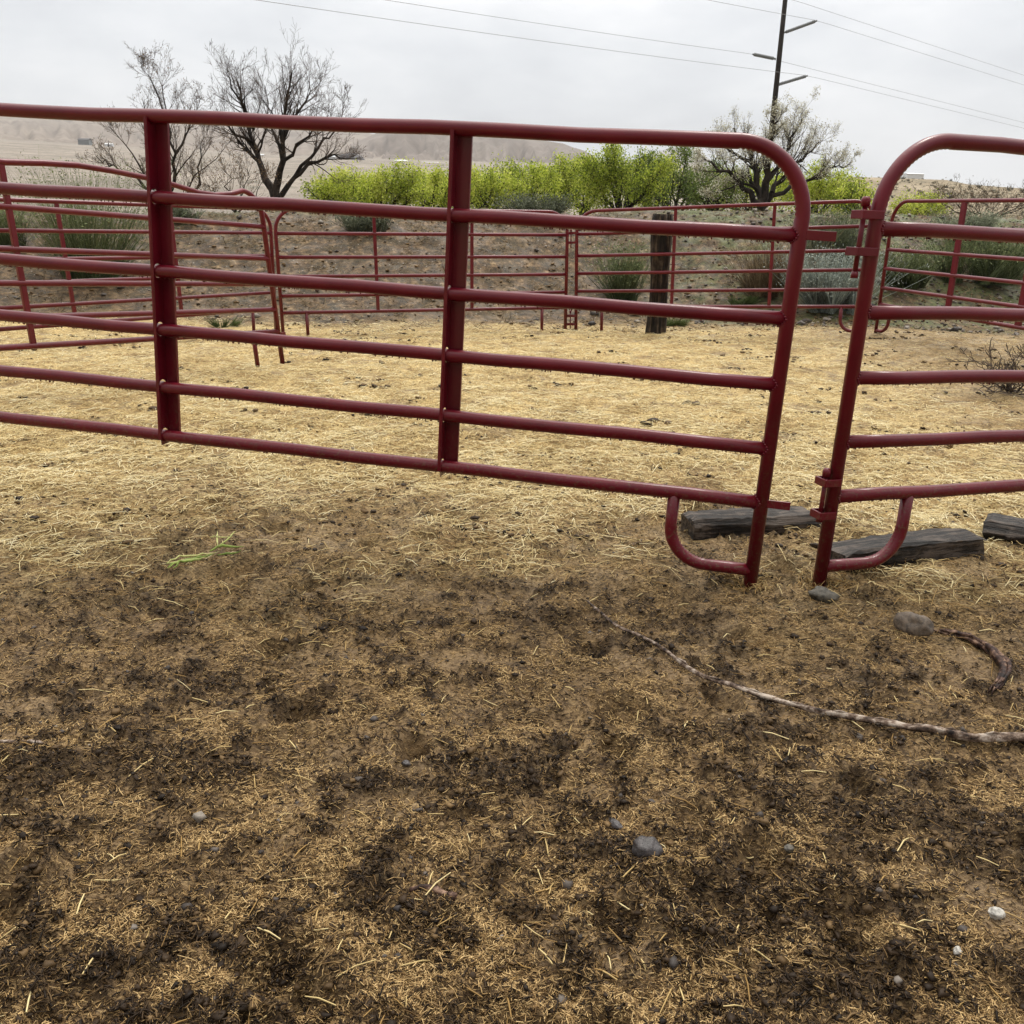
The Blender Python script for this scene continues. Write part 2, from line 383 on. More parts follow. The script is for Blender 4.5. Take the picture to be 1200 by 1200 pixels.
def hill_mat(name, a, b, c_, brush, sc, bs_=.5):
    m, nt, bs = mat(name); p = geo_pos(nt)
    mp = nd(nt, 'ShaderNodeMapping'); mp.inputs['Scale'].default_value = (sc, sc, sc * 1.3); lk(nt, p, mp.inputs[0])
    n = noise_n(nt, 1, 9, .68, mp.outputs[0]); n2 = noise_n(nt, 7, 7, .7, mp.outputs[0])
    c = ramp(nt, n.outputs[0], [(.3, a), (.5, b), (.7, c_)]).outputs[0]
    c = mixc(nt, ramp(nt, n2.outputs[0], [(.54, (0, 0, 0)), (.64, (bs_,) * 3)]).outputs[0], c, brush)
    lk(nt, c, bs.inputs['Base Color']); bs.inputs['Roughness'].default_value = .95; bs.inputs['Specular IOR Level'].default_value = .1
    return m
M['hill'] = hill_mat('far_hill', (.14, .118, .10), (.20, .168, .142), (.27, .23, .19), (.19, .155, .115), .012, .45)
M['mesa'] = hill_mat('far_mesa', (.105, .088, .076), (.165, .140, .122), (.23, .20, .175), (.17, .14, .12), .012, .5)
M['peak'] = hill_mat('far_peak', (.17, .15, .14), (.22, .19, .17), (.27, .24, .21), (.13, .12, .11), .008)
M['scrub_hill'] = hill_mat('scrub_hill', (.16, .13, .085), (.24, .195, .13), (.33, .27, .19), (.06, .06, .035), .05, .9)

def plain(name, c, rough=.5, metal=0, spec=.5):
    m, nt, bs = mat(name)
    n = noise_n(nt, 9, 4, .6, obj_co(nt))
    cc = ramp(nt, n.outputs[0], [(.3, tuple(x * .75 for x in c)), (.7, tuple(min(1, x * 1.1) for x in c))]).outputs[0]
    lk(nt, cc, bs.inputs['Base Color']); bs.inputs['Roughness'].default_value = rough; bs.inputs['Metallic'].default_value = metal
    return m
M['ins'] = plain('grey_polymer', (.17, .185, .19), .5)
M['wire'] = plain('weathered_conductor', (.26, .26, .27), .55, .3)
M['white'] = plain('white_siding', (.68, .70, .72), .6)
M['road'] = plain('pale_road', (.52, .50, .48), .8)
M['dark_roof'] = plain('dark_cladding', (.07, .065, .07), .7)
def stone_mat(name, c, rough):
    m, nt, bs = mat(name); p = obj_co(nt)
    n1 = noise_n(nt, 55, 6, .7, p); n2 = noise_n(nt, 400, 3, .6, p)
    cc = ramp(nt, n1.outputs[0], [(.36, tuple(x * .45 for x in c)), (.5, c), (.66, tuple(min(1, x * 1.5) for x in c))]).outputs[0]
    lk(nt, cc, bs.inputs['Base Color']); bs.inputs['Roughness'].default_value = rough
    h = mathn(nt, 'ADD', n1.outputs[0], mathn(nt, 'MULTIPLY', n2.outputs[0], .3)); bump(nt, h, bs, .8, .004); return m
M['stone_tan'] = stone_mat('tan_stone', (.105, .078, .055), .55)
M['stone_grey'] = stone_mat('wet_grey_stone', (.050, .043, .042), .33)
M['stone_mix'] = stone_mat('drab_stone', (.085, .074, .056), .5)
M['stone_white'] = stone_mat('white_stone', (.40, .38, .34), .6)

# ------------------------------------------------------------------ tagging
def tag(o, label=None, cat=None, group=None, kind=None):
    if label: o['label'] = label
    if cat: o['category'] = cat
    if group: o['group'] = group
    if kind: o['kind'] = kind
    return o
def empty(name, loc, label, cat, group=None):
    o = bpy.data.objects.new(name, None); COL.objects.link(o); o.location = tuple(map(float, loc)); o.empty_display_size = .1
    return tag(o, label, cat, group)
def link_mesh(name, me, m_, parent=None):
    me.materials.append(m_); o = bpy.data.objects.new(name, me); COL.objects.link(o)
    if parent is not None: o.parent = parent
    return o

# ------------------------------------------------------------------ ground sheet
def build_ground():
    a = R_(41)
    th = np.concatenate([np.linspace(-math.pi, -a, 46)[:-1], np.linspace(-a, a, 560), np.linspace(a, math.pi, 46)[1:-1]])
    r1 = .55 * np.exp(np.arange(0, math.log(12.6 / .55), .0042))
    r2 = r1[-1] * np.exp(np.arange(1, 100) * .0065)
    r3 = r2[-1] * np.exp(np.arange(1, 190) * .032)
    r = np.concatenate([[.02, .3], r1, r2, r3]); r = r[r < 6500]
    RR, TT = np.meshgrid(r, th, indexing='ij')
    X = RR * np.sin(TT); Y = RR * np.cos(TT)
    Z = terrain(X, Y)
    # keep the sheet near the arena level behind the camera
    det = np.zeros_like(Z); sel = (RR < 17)
    det[sel] = detail(X[sel], Y[sel]); Z = Z + det
    st, dk, fl = masks(X, Y)
    cy = crest_xy(X); toe = cy - 4.4
    zone = sst(-1.0, .25, Y - toe + .9 * fbm(X * 1.2, Y * 1.2, 3, 90)) + sst(26, 48, RR) * sst(0, 3, Y - cy)
    green = np.clip(sst(1.2, 4.5, X) * .8 + .08 + .35 * sst(-.8, .1, Y - cy), 0, 1) * (1 - sst(4, 9, Y - cy) * .6)
    nr, ntt = RR.shape
    V = np.stack([X, Y, Z], -1).reshape(-1, 3)
    i = np.arange(nr - 1)[:, None]; j = np.arange(ntt)[None, :]; j2 = (j + 1) % ntt
    Fc = np.stack([i * ntt + j, i * ntt + j2, (i + 1) * ntt + j2, (i + 1) * ntt + j], -1).reshape(-1, 4)[:, ::-1]
    me = mesh_np('ground', V, Fc, True)
    for n_, v_ in (('straw', st), ('dark', dk), ('flat', fl), ('zone', zone), ('green', green)): attr(me, n_, v_.ravel())
    o = link_mesh('ground', me, M['ground']); tag(o, kind='structure')
build_ground()

# ------------------------------------------------------------------ strand scatter
def strands(name, x, y, length, width, tint, m_, label, lift=.004, tilt=.18, bend=.15, flatw=1.0, base=None):
    n = len(x)
    a = rng.uniform(0, 2 * math.pi, n)
    dx, dy = np.cos(a), np.sin(a)
    sl = rng.normal(0, tilt, n)
    hz = gz(x, y) if base is None else base
    bd = rng.normal(0, bend, n) * length
    V = np.zeros((n, 9, 3))
    px, py = -dy, dx
    for k, t in enumerate((-.5, 0.05, .5)):
        cx = x + dx * length * t + px * bd * (1 - 4 * t * t) * .5; cy = y + dy * length * t + py * bd * (1 - 4 * t * t) * .5
        zt = hz + lift * rng.uniform(.2, 1, n) + sl * length * t + (rng.uniform(0, .1, n) * length * (1 - 4 * t * t))
        w = width * (1 if k == 1 else .75) * .5
        for q, (u, v) in enumerate(((-1, 0), (1, 0), (0, .8))):
            V[:, k * 3 + q, 0] = cx + px * w * u; V[:, k * 3 + q, 1] = cy + py * w * u; V[:, k * 3 + q, 2] = zt + w * v * flatw * 1.2
    # keep both ends from sinking completely
    Fs = []
    for k in range(2):
        for q in range(3):
            Fs.append((k * 3 + q, k * 3 + (q + 1) % 3, (k + 1) * 3 + (q + 1) % 3, (k + 1) * 3 + q))
    Fs = np.array(Fs)[None] + (np.arange(n) * 9)[:, None, None]
    me = mesh_np(name, V.reshape(-1, 3), Fs.reshape(-1, 4))
    attr(me, 'tint', np.repeat(tint, 9))
    o = link_mesh(name, me, m_); return tag(o, label, name.replace('_', ' '), kind='stuff')
def wedge(n, r0, r1, p=1.0, az=.64):
    u = rng.random(n)
    if abs(p - 1) < 1e-6: r = r0 * (r1 / r0) ** u            # density ~ 1/r^2
    else:
        e = 2 - 2 * 0 + (p - 1) * -1; e = 2 - p; r = (r0 ** e + u * (r1 ** e - r0 ** e)) ** (1 / e)
    t = rng.uniform(-az, az, n)
    return r * np.sin(t), r * np.cos(t), r
# fine chaff over the whole near yard
x, y, r = wedge(480000, .95, 6.5, 1.0)
st, dk, fl = masks(x, y)
cl = sst(-.25, .25, fbm(x * 6, y * 6, 3, 101))
keep = rng.random(len(x)) < (.30 + .7 * cl) * (1 - .6 * dk) * (1 - .4 * fl)
x, y, r, dk = x[keep], y[keep], r[keep], dk[keep]
L = rng.gamma(2.5, .0036, len(x)) + .004
strands('chaff', x, y, L, rng.uniform(.0010, .0026, len(x)), np.clip(rng.beta(1.4, 1.6, len(x)) - .2 * dk + .25 * (cl[keep] - .5), 0, 1), M['chaff'],
        'fine trampled tan chaff mixed into the mud', .003, .20)
# loose straws: sparse near, dense bed further in
x, y, r = wedge(300000, 1.0, 13.6, 1.0)
st, dk, fl = masks(x, y)
patch = sst(.05, .5, fbm(x * 1.7 + 3, y * 1.7, 4, 103))
pr = np.clip(.005 + .035 * patch * (1 - dk) + .95 * st ** 1.3, 0, 1) * (.35 + .65 * sst(1.4, 3.2, r)) * (1 - .9 * sst(12.6, 13.5, y))
pr = pr * (.42 + .58 * sst(-.22, .12, fbm(x * 3.2, y * 3.2, 4, 131, .6)))
keep = rng.random(len(x)) < pr
x, y, r, st = x[keep], y[keep], r[keep], st[keep]
print('straws', len(x))
L = np.clip(rng.gamma(2.6, .018, len(x)) + .018, .02, .2) * (.5 + .5 * sst(1.5, 4, r))
W = rng.uniform(.0018, .0040, len(x)) * (1 + .07 * np.maximum(r - 3, 0))
tn = np.clip(rng.normal(.20 + .44 * sst(0, .6, st) - .22 * sst(.0, .35, fbm(x * 1.4, y * 1.4, 4, 120)), .23, len(x)) + .12 * pn(x * 1.3, y * 1.3, 107), 0, 1)
strands('straw', x, y, L, W, tn, M['straw'], 'loose golden straw bedding spread over the corral floor', .012, .12, .05)
# a scatter of long, thick stems close to the camera
x, y, r = wedge(300, 1.1, 4.2, 1.0)
strands('straw_stem', x, y, rng.uniform(.03, .085, len(x)), rng.uniform(.003, .0048, len(x)), rng.uniform(.15, .6, len(x)), M['straw'],
        'thicker straw stems lying loose on the trampled mud', .008, .10, .02)

# crumbs: clods of manure and mud
def crumbs(name, x, y, s, tint, m_, label, flat=.65, sink=.25):
    oc = np.array([(1, 0, 0), (-1, 0, 0), (0, 1, 0), (0, -1, 0), (0, 0, 1), (0, 0, -1)], float)
    of = [(0, 2, 4), (2, 1, 4), (1, 3, 4), (3, 0, 4), (2, 0, 5), (1, 2, 5), (3, 1, 5), (0, 3, 5)]
    V = [tuple(v) for v in oc]; F = []; cache = {}
    def mid(a, b):
        k = (min(a, b), max(a, b))
        if k not in cache:
            p = np.array(V[a]) + np.array(V[b]); p /= np.linalg.norm(p); cache[k] = len(V); V.append(tuple(p))
        return cache[k]
    for a, b, c in of:
        ab, bc, ca = mid(a, b), mid(b, c), mid(c, a)
        F += [(a, ab, ca), (ab, b, bc), (ca, bc, c), (ab, bc, ca)]
    V = np.array(V); F = np.array(F); n = len(x); k = len(V)
    rr = rng.uniform(.45, 1.35, (n, k, 1)); a = rng.uniform(0, 6.28, n); el = rng.uniform(.7, 1.6, n)
    P = V[None] * rr * s[:, None, None]
    P[:, :, 0] *= el[:, None]; P[:, :, 2] *= flat
    c_, s_ = np.cos(a)[:, None], np.sin(a)[:, None]
    X = P[:, :, 0] * c_ - P[:, :, 1] * s_ + x[:, None]; Y = P[:, :, 0] * s_ + P[:, :, 1] * c_ + y[:, None]
    Z = P[:, :, 2] + gz(x, y)[:, None] + (s * (flat - sink - .25))[:, None]
    me = mesh_np(name, np.stack([X, Y, Z], -1).reshape(-1, 3), (F[None] + (np.arange(n) * k)[:, None, None]).reshape(-1, 3), True)
    attr(me, 'tint', np.repeat(tint, k))
    return tag(link_mesh(name, me, m_), label, name.replace('_', ' '), kind='stuff')
x, y, r = wedge(90000, .95, 7, 1.0); st, dk, fl = masks(x, y)
keep = rng.random(len(x)) < (.10 + .8 * dk) * (1 - .7 * fl) * (1 - .6 * st)
x, y = x[keep], y[keep]
xf, yf, rf = wedge(170000, .95, 6, 1.0); stf, dkf, flf = masks(xf, yf)
kf = rng.random(len(xf)) < (.12 + .88 * dkf) * (1 - .6 * flf) * (1 - .7 * stf)
xf, yf = xf[kf], yf[kf]
strands('manure_fibres', xf, yf, rng.gamma(2.5, .0040, len(xf)) + .004, rng.uniform(.0018, .0050, len(xf)), np.clip(rng.beta(1.2, 2.2, len(xf)), 0, 1), M['clod'],
        'dark matted fibres of trodden manure', .005, .32)
crumbs('manure_crumbs', x, y, np.minimum(rng.gamma(1.6, .0016, len(x)) + .0014, .011), rng.beta(1.1, 2.0, len(x)), M['clod'], 'dark crumbled manure trodden into the mud')
# droppings over the straw
xs, ys, ss = [], [], []
for i in range(520):
    rr = random.uniform(3.6, 13.2); az = random.uniform(-.62, .62); cx, cy_ = rr * math.sin(az), rr * math.cos(az)
    if random.random() < .35 and cx < 2: continue
    sp = random.uniform(.02, .10)
    for k in range(random.randint(3, 14)):
        xs.append(cx + random.gauss(0, sp)); ys.append(cy_ + random.gauss(0, sp * .6)); ss.append(random.uniform(.004, .013) if random.random() < .7 else random.uniform(.010, .026) * (1 if rr > 6 else .7))
crumbs('droppings', np.array(xs), np.array(ys), np.array(ss), rng.uniform(.1, .9, len(xs)), M['clod'], 'dark animal droppings scattered over the straw', .6, 0)
x, y, r = wedge(650, 1.0, 5.5, 1.0); st, dk, fl = masks(x, y); kk = rng.random(len(x)) < .25 + .75 * dk; x, y = x[kk], y[kk]
crumbs('mud_clods', x, y, np.minimum(rng.gamma(2.0, .0024, len(x)) + .003, .011), rng.beta(1.3, 1.6, len(x)), M['clod'], 'larger dark clods lying on the trampled mud', .7, .1)
# brown litter added round the front posts' feet to deepen contact shade
fx, fy = [], []
for px_, py_ in ((879, 686), (962, 684), (850, 676), (1000, 668), (1030, 660)):
    P_ = gpix(px_, py_); fx += list(P_[0] + rng.normal(0, .045, 260)); fy += list(P_[1] + rng.normal(.0, .035, 260))
fx, fy = np.array(fx), np.array(fy)
strands('contact_shade_litter', fx, fy, rng.uniform(.01, .05, len(fx)), rng.uniform(.002, .0042, len(fx)), rng.uniform(0, .45, len(fx)), M['straw'], 'brown litter added round the front post feet as contact shade', .022, .35, .06)
# pebbles
x, y, r = wedge(420, 1.0, 6, 1.0)
crumbs('pebbles', x, y, rng.gamma(2, .0018, len(x)) + .002, rng.beta(1.2, 1.6, len(x)), M['pebble'], 'small wet pebbles pressed into the mud', .7, .1)

# ------------------------------------------------------------------ pipe panels
HR = [.3221, .5244, .7552, .9814, 1.2564, 1.5424]      # rail heights, bottom to top
class Panel:
    def __init__(s, prm, r):
        X, Y, th, sl, z1, ln, hs = prm
        s.P0 = np.array([X, Y, z1]); s.t = np.array([math.cos(th), math.sin(th), sl]); s.up = np.array([ln * math.cos(th), ln * math.sin(th), 1.0])
        s.n = np.array([math.sin(th), -math.cos(th), 0.0])   # towards the camera side
        s.h = [v * hs for v in HR]; s.r = r
    def p(s, u, v, w=0): return s.P0 + s.t * u + s.up * v + s.n * w
    def uv(s, px, py):
        d = ray(px, py); tt = ((s.P0 - CAMP) @ s.n) / (d @ s.n); W = CAMP + d * tt - s.P0
        return np.linalg.lstsq(np.stack([s.t, s.up], 1), W, rcond=None)[0]
def corner(c, r, a0, a1, n=12):
    return [(c[0] + r * math.cos(a0 + (a1 - a0) * i / n), c[1] + r * math.sin(a0 + (a1 - a0) * i / n)) for i in range(n + 1)]
GRP = 'maroon pipe corral panels'
def panel(name, label, cat, prm, r, u0, u1, mat_, near=False, end0=True, end1=True, leg0=0, leg1=0, braces=(), loops=(), lugs=(), pins=(), Rc=.26, top=None, brace_w=.04, loop_full=True):
    """u0<u1 along the panel. top: optional list of (u, v) replacing the straight top rail."""
    pn_ = Panel(prm, r); H = pn_.h[5]
    mid = (u0 + u1) / 2
    root = empty(name, pn_.p(0, 0), label, cat, GRP); O = np.array(root.location)
    def P(u, v, w=0): return pn_.p(u, v, w) - O
    ns = 16 if near else 8
    # frame
    pts = []; wr = []
    def add(lst, bend=False):
        for q in lst: pts.append(q); wr.append(bend)
    if end0:
        add([(u0, leg0), (u0, H - Rc)]); add(corner((u0 + Rc, H - Rc), Rc, math.pi, math.pi / 2, 40 if near else 8)[1:], True)
    else: add([(u0, H)])
    if top:
        add(top)
    elif near:
        a_, b_ = u0 + Rc, u1 - Rc
        add([(a_ + (b_ - a_) * k / 12, H + .003 * math.sin(k * 1.7)) for k in range(1, 12)])
    if end1:
        add(corner((u1 - Rc, H - Rc), Rc, math.pi / 2, 0, 40 if near else 8), True); add([(u1, leg1)])
    else: add([(u1, H)])
    path = [P(*q) for q in pts]
    cen = [np.array(P(u0 + Rc, H - Rc)), np.array(P(u1 - Rc, H - Rc))]
    def rmod_factory(path, wr, centres):
        def rm(i, a, d):
            if not (near and wr[i]): return 1
            c = min(centres, key=lambda q: np.linalg.norm(np.array(path[i]) - q)); v = c - np.array(path[i]); v /= np.linalg.norm(v) + 1e-9
            k = max(0, float(np.dot(d, v))) ** 2
            return 1 + k * (.07 if i % 2 else -.09)
        return rm
    mb = MB(); tube(mb, path, r, ns, True, rmod_factory(path, wr, cen)); mb.build('frame', mat_, root)
    # rails
    for k in range(5):
        a_ = u0 if end0 else u0 - .0; b_ = u1
        mb = MB(); v = pn_.h[k]
        N = 14 if near else 4
        rp = [P(a_ + (b_ - a_) * i / N, v + (0.0022 * math.sin(i * 2.1 + k * 1.3) if near else 0)) for i in range(N + 1)]
        tube(mb, rp, r * (.97 if k else .99), ns, True)
        if near:    # weld beads where the rail meets the post
            for ue, on in ((u0, end0), (u1, end1)):
                if not on: continue
                sg = 1 if ue == u0 else -1
                for a_i in range(18):
                    an = 2 * math.pi * a_i / 18; c_ = P(ue + sg * (r * (abs(math.sin(an)) * 0 + 1) * .98 * math.sqrt(max(0, 1 - (math.cos(an) * .97) ** 2)) + .002), v + math.sin(an) * r * 1.0, math.cos(an) * r * 1.0)
                    q_ = random.uniform(.0028, .0046)
                    tube(mb, [c_ - pn_.up * q_, c_ - pn_.up * q_ * .5, c_ + pn_.up * q_ * .5, c_ + pn_.up * q_], [q_ * .3, q_, q_, q_ * .3], 6)
        if near:    # rain drops hanging along the underside
            for q in range(int((b_ - a_) * 60)):
                u = random.uniform(a_, b_); s_ = random.uniform(.0015, .0034)
                c = P(u, v - r * .97 - s_ * .3, random.uniform(-.004, .004))
                tube(mb, [c + np.array([0, 0, s_]), c + np.array([0, 0, s_ * .3]), c - np.array([0, 0, s_ * .7]), c - np.array([0, 0, s_ * 1.3])], [s_ * .7, s_, s_ * .8, s_ * .2], 6)
        mb.build('rail', mat_, root)
    # braces
    for (ub, ut, lo) in braces:      # u at bottom and top
        mb = MB()
        def BU(v): return ub + (ut - ub) * (v - pn_.h[0]) / (H - pn_.h[0])
        vb = pn_.h[lo] - r * .5; vt = H - r * .2
        if near:
            # Z-shaped channel: front lip, web pierced by the rails, back flange
            T_ = .0026; d = r + .006; lipw, backw = .012, .052
            def strip(ua, ub_, wa, wb, v0, v1):
                q = [P(BU(v0) + ua, v0, wa), P(BU(v0) + ub_, v0, wb), P(BU(v1) + ub_, v1, wb), P(BU(v1) + ua, v1, wa)]
                nn = np.cross(q[1] - q[0], q[3] - q[0]); nn /= np.linalg.norm(nn)
                V = q + [p_ - nn * T_ for p_ in q]
                mb.add(V, [(0, 1, 2, 3), (7, 6, 5, 4), (0, 4, 5, 1), (1, 5, 6, 2), (2, 6, 7, 3), (3, 7, 4, 0)])
            strip(-lipw, .001, d, d, vb, vt); strip(-.004, backw, -d + .001, -d + .001, vb, vt)
            strip(backw, backw, -d, -d + .012, vb, vt)
            edges = [vb]
            for k in range(lo, 5): edges += [pn_.h[k] - r * 1.5, pn_.h[k] + r * 1.5]
            edges[0] = vb if lo else edges[0]
            edges = [vb] + [e for e in edges[1:]] + [vt]
            for i in range(0, len(edges) - 1, 2):
                if edges[i + 1] > edges[i]: strip(-.001, -.001, d, -d, edges[i], edges[i + 1])
            for k in range(lo, 5):
                v = pn_.h[k]; n2 = 24; Vv = []
                for i in range(n2):
                    a_ = 2 * math.pi * (i + .5) / n2; ca, sa = math.cos(a_), math.sin(a_); mx = max(abs(ca) / d, abs(sa) / (r * 1.5))
                    hv = v + r * .10
                    Vv.append(P(BU(v) - .001, hv + sa * r * 1.13, ca * r * 1.06)); Vv.append(P(BU(v) - .001, v + sa / mx, ca / mx))
                mb.add(Vv, [(2 * i, 2 * i + 1, (2 * i + 3) % (2 * n2), (2 * i + 2) % (2 * n2)) for i in range(n2)])
            mb.build('brace', mat_, root, smooth=False)
        else:
            c = (P(BU(vb), vb) + P(BU(vt), vt)) / 2
            mb.box(c, pn_.t / np.linalg.norm(pn_.t) * brace_w * .5, pn_.n * .014, (P(BU(vt), vt) - P(BU(vb), vb)) / 2)
            mb.build('brace', mat_, root, smooth=False, bevel=.004)
    # foot loops: from the post near the ground out and up to the bottom rail
    for (up_, uo, vlow, full) in loops:
        s_ = 1 if uo > up_ else -1; Rl = .14; Rl = min(Rl, abs(uo - up_) * .75)
        hb = pn_.h[0]; q = [(up_, vlow), ((up_ + uo - s_ * Rl) / 2, vlow)]
        q = [(u_, v_) for u_, v_ in q]; w = [False] * 2
        cc = (uo - s_ * Rl, vlow + Rl)
        arc = [(cc[0] + s_ * Rl * math.sin(a_), cc[1] - Rl * math.cos(a_)) for a_ in np.linspace(0, math.pi / 2, 31 if near else 7)]
        q += arc; w += [True] * len(arc); q.append((uo, hb)); w.append(False)
        if not full: q = [(uo, vlow), (uo, hb)]; w = [False] * 2
        path = [P(*z_) for z_ in q]; cc3 = [np.array(P(*cc))]
        mb = MB(); tube(mb, path, r * .93, ns, True, rmod_factory(path, w, cc3)); mb.build('foot_loop', mat_, root)
    for (u_, v_, du, hh) in lugs:     # flat tabs welded beside the post
        mb = MB(); mb.box(P(u_ + du / 2, v_, 0.012), pn_.t * abs(du) / 2, pn_.n * .004, pn_.up * hh / 2); mb.build('latch_tab', mat_, root, smooth=False, bevel=.0015)
    for (u_, v0, v1, du, clips) in pins:
        for cv in clips:
            mb = MB(); hh = .014 if near else .016
            mb.box(P(u_ + du / 2, cv, r + .004), pn_.t * abs(du) / 2 * 1.12 + pn_.t * 0, pn_.n * .0035, pn_.up * hh)
            mb.box(P(u_ + du / 2, cv, -r - .004), pn_.t * abs(du) / 2 * 1.12, pn_.n * .0035, pn_.up * hh)
            mb.box(P(u_ + du * 1.03, cv, 0), pn_.t * .004, pn_.n * (r + .007), pn_.up * hh)
            mb.build('pin_bracket', mat_, root, smooth=False, bevel=.002)
        mb = MB(); rp = .0085 if near else .008
        tube(mb, [P(u_ + du * .72, v0), P(u_ + du * .72, (v0 + v1) / 2), P(u_ + du * .72, v1)], rp, 10)
        tube(mb, [P(u_ + du * .72, v1 - .01), P(u_ + du * .72, v1 + .012), P(u_ + du * .72, v1 + .022)], [rp * 1.7, rp * 1.8, rp * 1.2], 10)
        if near: tube(mb, [P(u_ + du * .72, v0 - .002), P(u_ + du * .72, v0 + .02)], [rp * 1.5, rp * 1.3], 10)
        mb.build('hinge_pin', mat_, root)
    return pn_

PG = [0.9069, 3.1624, -0.2018, -0.0328, 0.0219, 0.0264, 1.0015]
PR = [1.1651, 3.1575, 0.3216, -0.0164, 0.0505, 0.0219, 1.0034]
PB = [0.655, 12.3374, 0.3069, 0.0174, -0.0389, -0.0231, 0.9972]
PC = [0.8014, 12.3822, -0.3402, 0.0518, -0.028, -0.0378, 0.998]
PD = [4.5767, 11.6238, -1.3276, -0.0161, 0.156, -0.0006, 1.0095]
PL1 = [-2.2157, 8.5493, 1.0663, -0.0403, -0.019, -0.121, 0.9986]
PL2 = [-3.1166, 11.7746, 0.9724, 0.0037, -0.1004, -0.0007, 0.9923]
gp = Panel(PG, .0265)
def pu(prm, px, py): return float(Panel(prm, .02).uv(px, py)[0])
def pv(prm, px, py): return float(Panel(prm, .02).uv(px, py)[1])
print('gate u at x=0', pu(PG, 0, 300), 'B', pu(PB, 331, 380), 'C', pu(PC, 1010, 380), 'L1', pu(PL1, 0, 300), 'L2', pu(PL2, 0, 300), 'D', pu(PD, 1200, 300), 'R', pu(PR, 1200, 400))
print('gate loop', gp.uv(788, 585), gp.uv(845, 676), 'R loop', Panel(PR, .02).uv(1055, 580), Panel(PR, .02).uv(1020, 664), 'lugs', gp.uv(950, 275), gp.uv(970, 277), gp.uv(918, 591), 'pins', Panel(PR, .02).uv(1010, 240), Panel(PR, .02).uv(998, 318), Panel(PR, .02).uv(963, 556), Panel(PR, .02).uv(950, 612))
ul = pu(PG, 788, 600)
ub1b, ub1t = pu(PG, 196, 500), pu(PG, 181, 145); ub2b, ub2t = pu(PG, 522, 545), pu(PG, 538, 160)
panel('corral_gate', 'long maroon pipe panel across the left foreground, its curved end standing left of the gap', 'fence panel', PG, .0248, -3.66, 0, M['red'], near=True,
      leg0=-.03, leg1=-.045, braces=[(ub1b - .012, ub1t - .012, 0), (ub2b - .012, ub2t - .012, 0)], loops=[(0, ul, .055, True), (-3.66, -3.66 - ul, .055, True)],
      lugs=[(.0, pv(PG, 955, 276), .115, .032), (0, pv(PG, 905, 590), .10, .030)], Rc=.235)
ur = pu(PR, 1060, 600)
panel('corral_gate', 'front right maroon pipe panel, with long hinge pin beside its post', 'fence panel', PR, .0248, 0, 3.05, M['red'], near=True,
      leg0=-.03, leg1=-.03, braces=[(1.05, 1.05, 0), (2.1, 2.1, 0)], loops=[(0, ur, .05, True), (3.05, 3.05 - ur, .05, True)],
      pins=[(0, pv(PR, 992, 325), pv(PR, 1008, 238), -.075, (pv(PR, 1020, 252), pv(PR, 1012, 295))), (0, pv(PR, 955, 611), pv(PR, 963, 556), -.06, (pv(PR, 972, 564), pv(PR, 968, 602)))], Rc=.25)
FR = M['red_far']
uB = pu(PB, 328, 340)
panel('corral_fence', 'maroon pipe panel at the back of the corral, left of the pinned joint', 'fence panel', PB, .0225, uB, 0, FR, leg0=-.02, leg1=-.02,
      braces=[(pu(PB, 443, 360), pu(PB, 438, 255), 0), (pu(PB, 553, 360), pu(PB, 553, 255), 0)], loops=[(uB, pu(PB, 360, 378), .0, False), (0, pu(PB, 635, 378), 0, False)])
uC = pu(PC, 1018, 340)
panel('corral_fence', 'maroon pipe panel at the back right, running in front of the dark wooden post', 'fence panel', PC, .0225, 0, uC, FR, leg0=-.02, leg1=-.02,
      braces=[(pu(PC, 787, 355), pu(PC, 792, 245), 0), (pu(PC, 901, 360), pu(PC, 908, 242), 0)], loops=[(0, pu(PC, 705, 378), .0, False), (uC, pu(PC, 985, 370), .03, True)],
      pins=[(0, 1.08, 1.3, -.11, (1.27, 1.15)), (0, .03, .25, -.11, (.2, .09))])
panel('corral_fence', 'maroon pipe panel running off the right side, behind the front right panel', 'fence panel', PD, .0225, -.02, 3.6, FR, leg0=-.03, leg1=-.03,
      braces=[(pu(PD, 1112, 355), pu(PD, 1130, 240), 0), (2.3, 2.3, 0)], loops=[(-.02, pu(PD, 1042, 372), .0, True), (3.6, 3.1, 0, True)], brace_w=.075)
# the near-left panel has a bent top rail
tp = []
for px, py in ((5, 190), (50, 191), (90, 193.5), (130, 200), (170, 208), (205, 217), (232, 225.5), (252, 228.5), (270, 227.2)):
    a_ = Panel(PL1, .02).uv(px, py); tp.append((float(a_[0]), float(a_[1])))
uL1 = -3.62
H1 = HR[5] * PL1[6]
tp = [(uL1 + .4, H1 + (tp[0][1] - H1) * .5)] + [q for q in tp if q[0] > uL1 + .5 and q[0] < -.27]
panel('corral_fence', 'maroon pipe panel at left whose top rail is bent into a hump', 'fence panel', PL1, .0225, uL1, 0, FR, leg0=-.02, leg1=-.02, top=tp,
      braces=[(pu(PL1, 38, 400), pu(PL1, 2, 196), 0)], loops=[(0, pu(PL1, 300, 415), 0, False), (uL1, uL1 + .35, 0, False)], lugs=[(0, .30, .08, .03)], Rc=.2)
panel('corral_fence', 'straight maroon pipe panel at left, behind the bent one, before the tall bush', 'fence panel', PL2, .0225, -3.64, 0, FR, leg0=-.02, leg1=-.02,
      braces=[(pu(PL2, 88, 368), pu(PL2, 66, 240), 0), (pu(PL2, 213, 368), pu(PL2, 199, 245), 0)], loops=[(0, pu(PL2, 297, 380), 0, False)], Rc=.24)

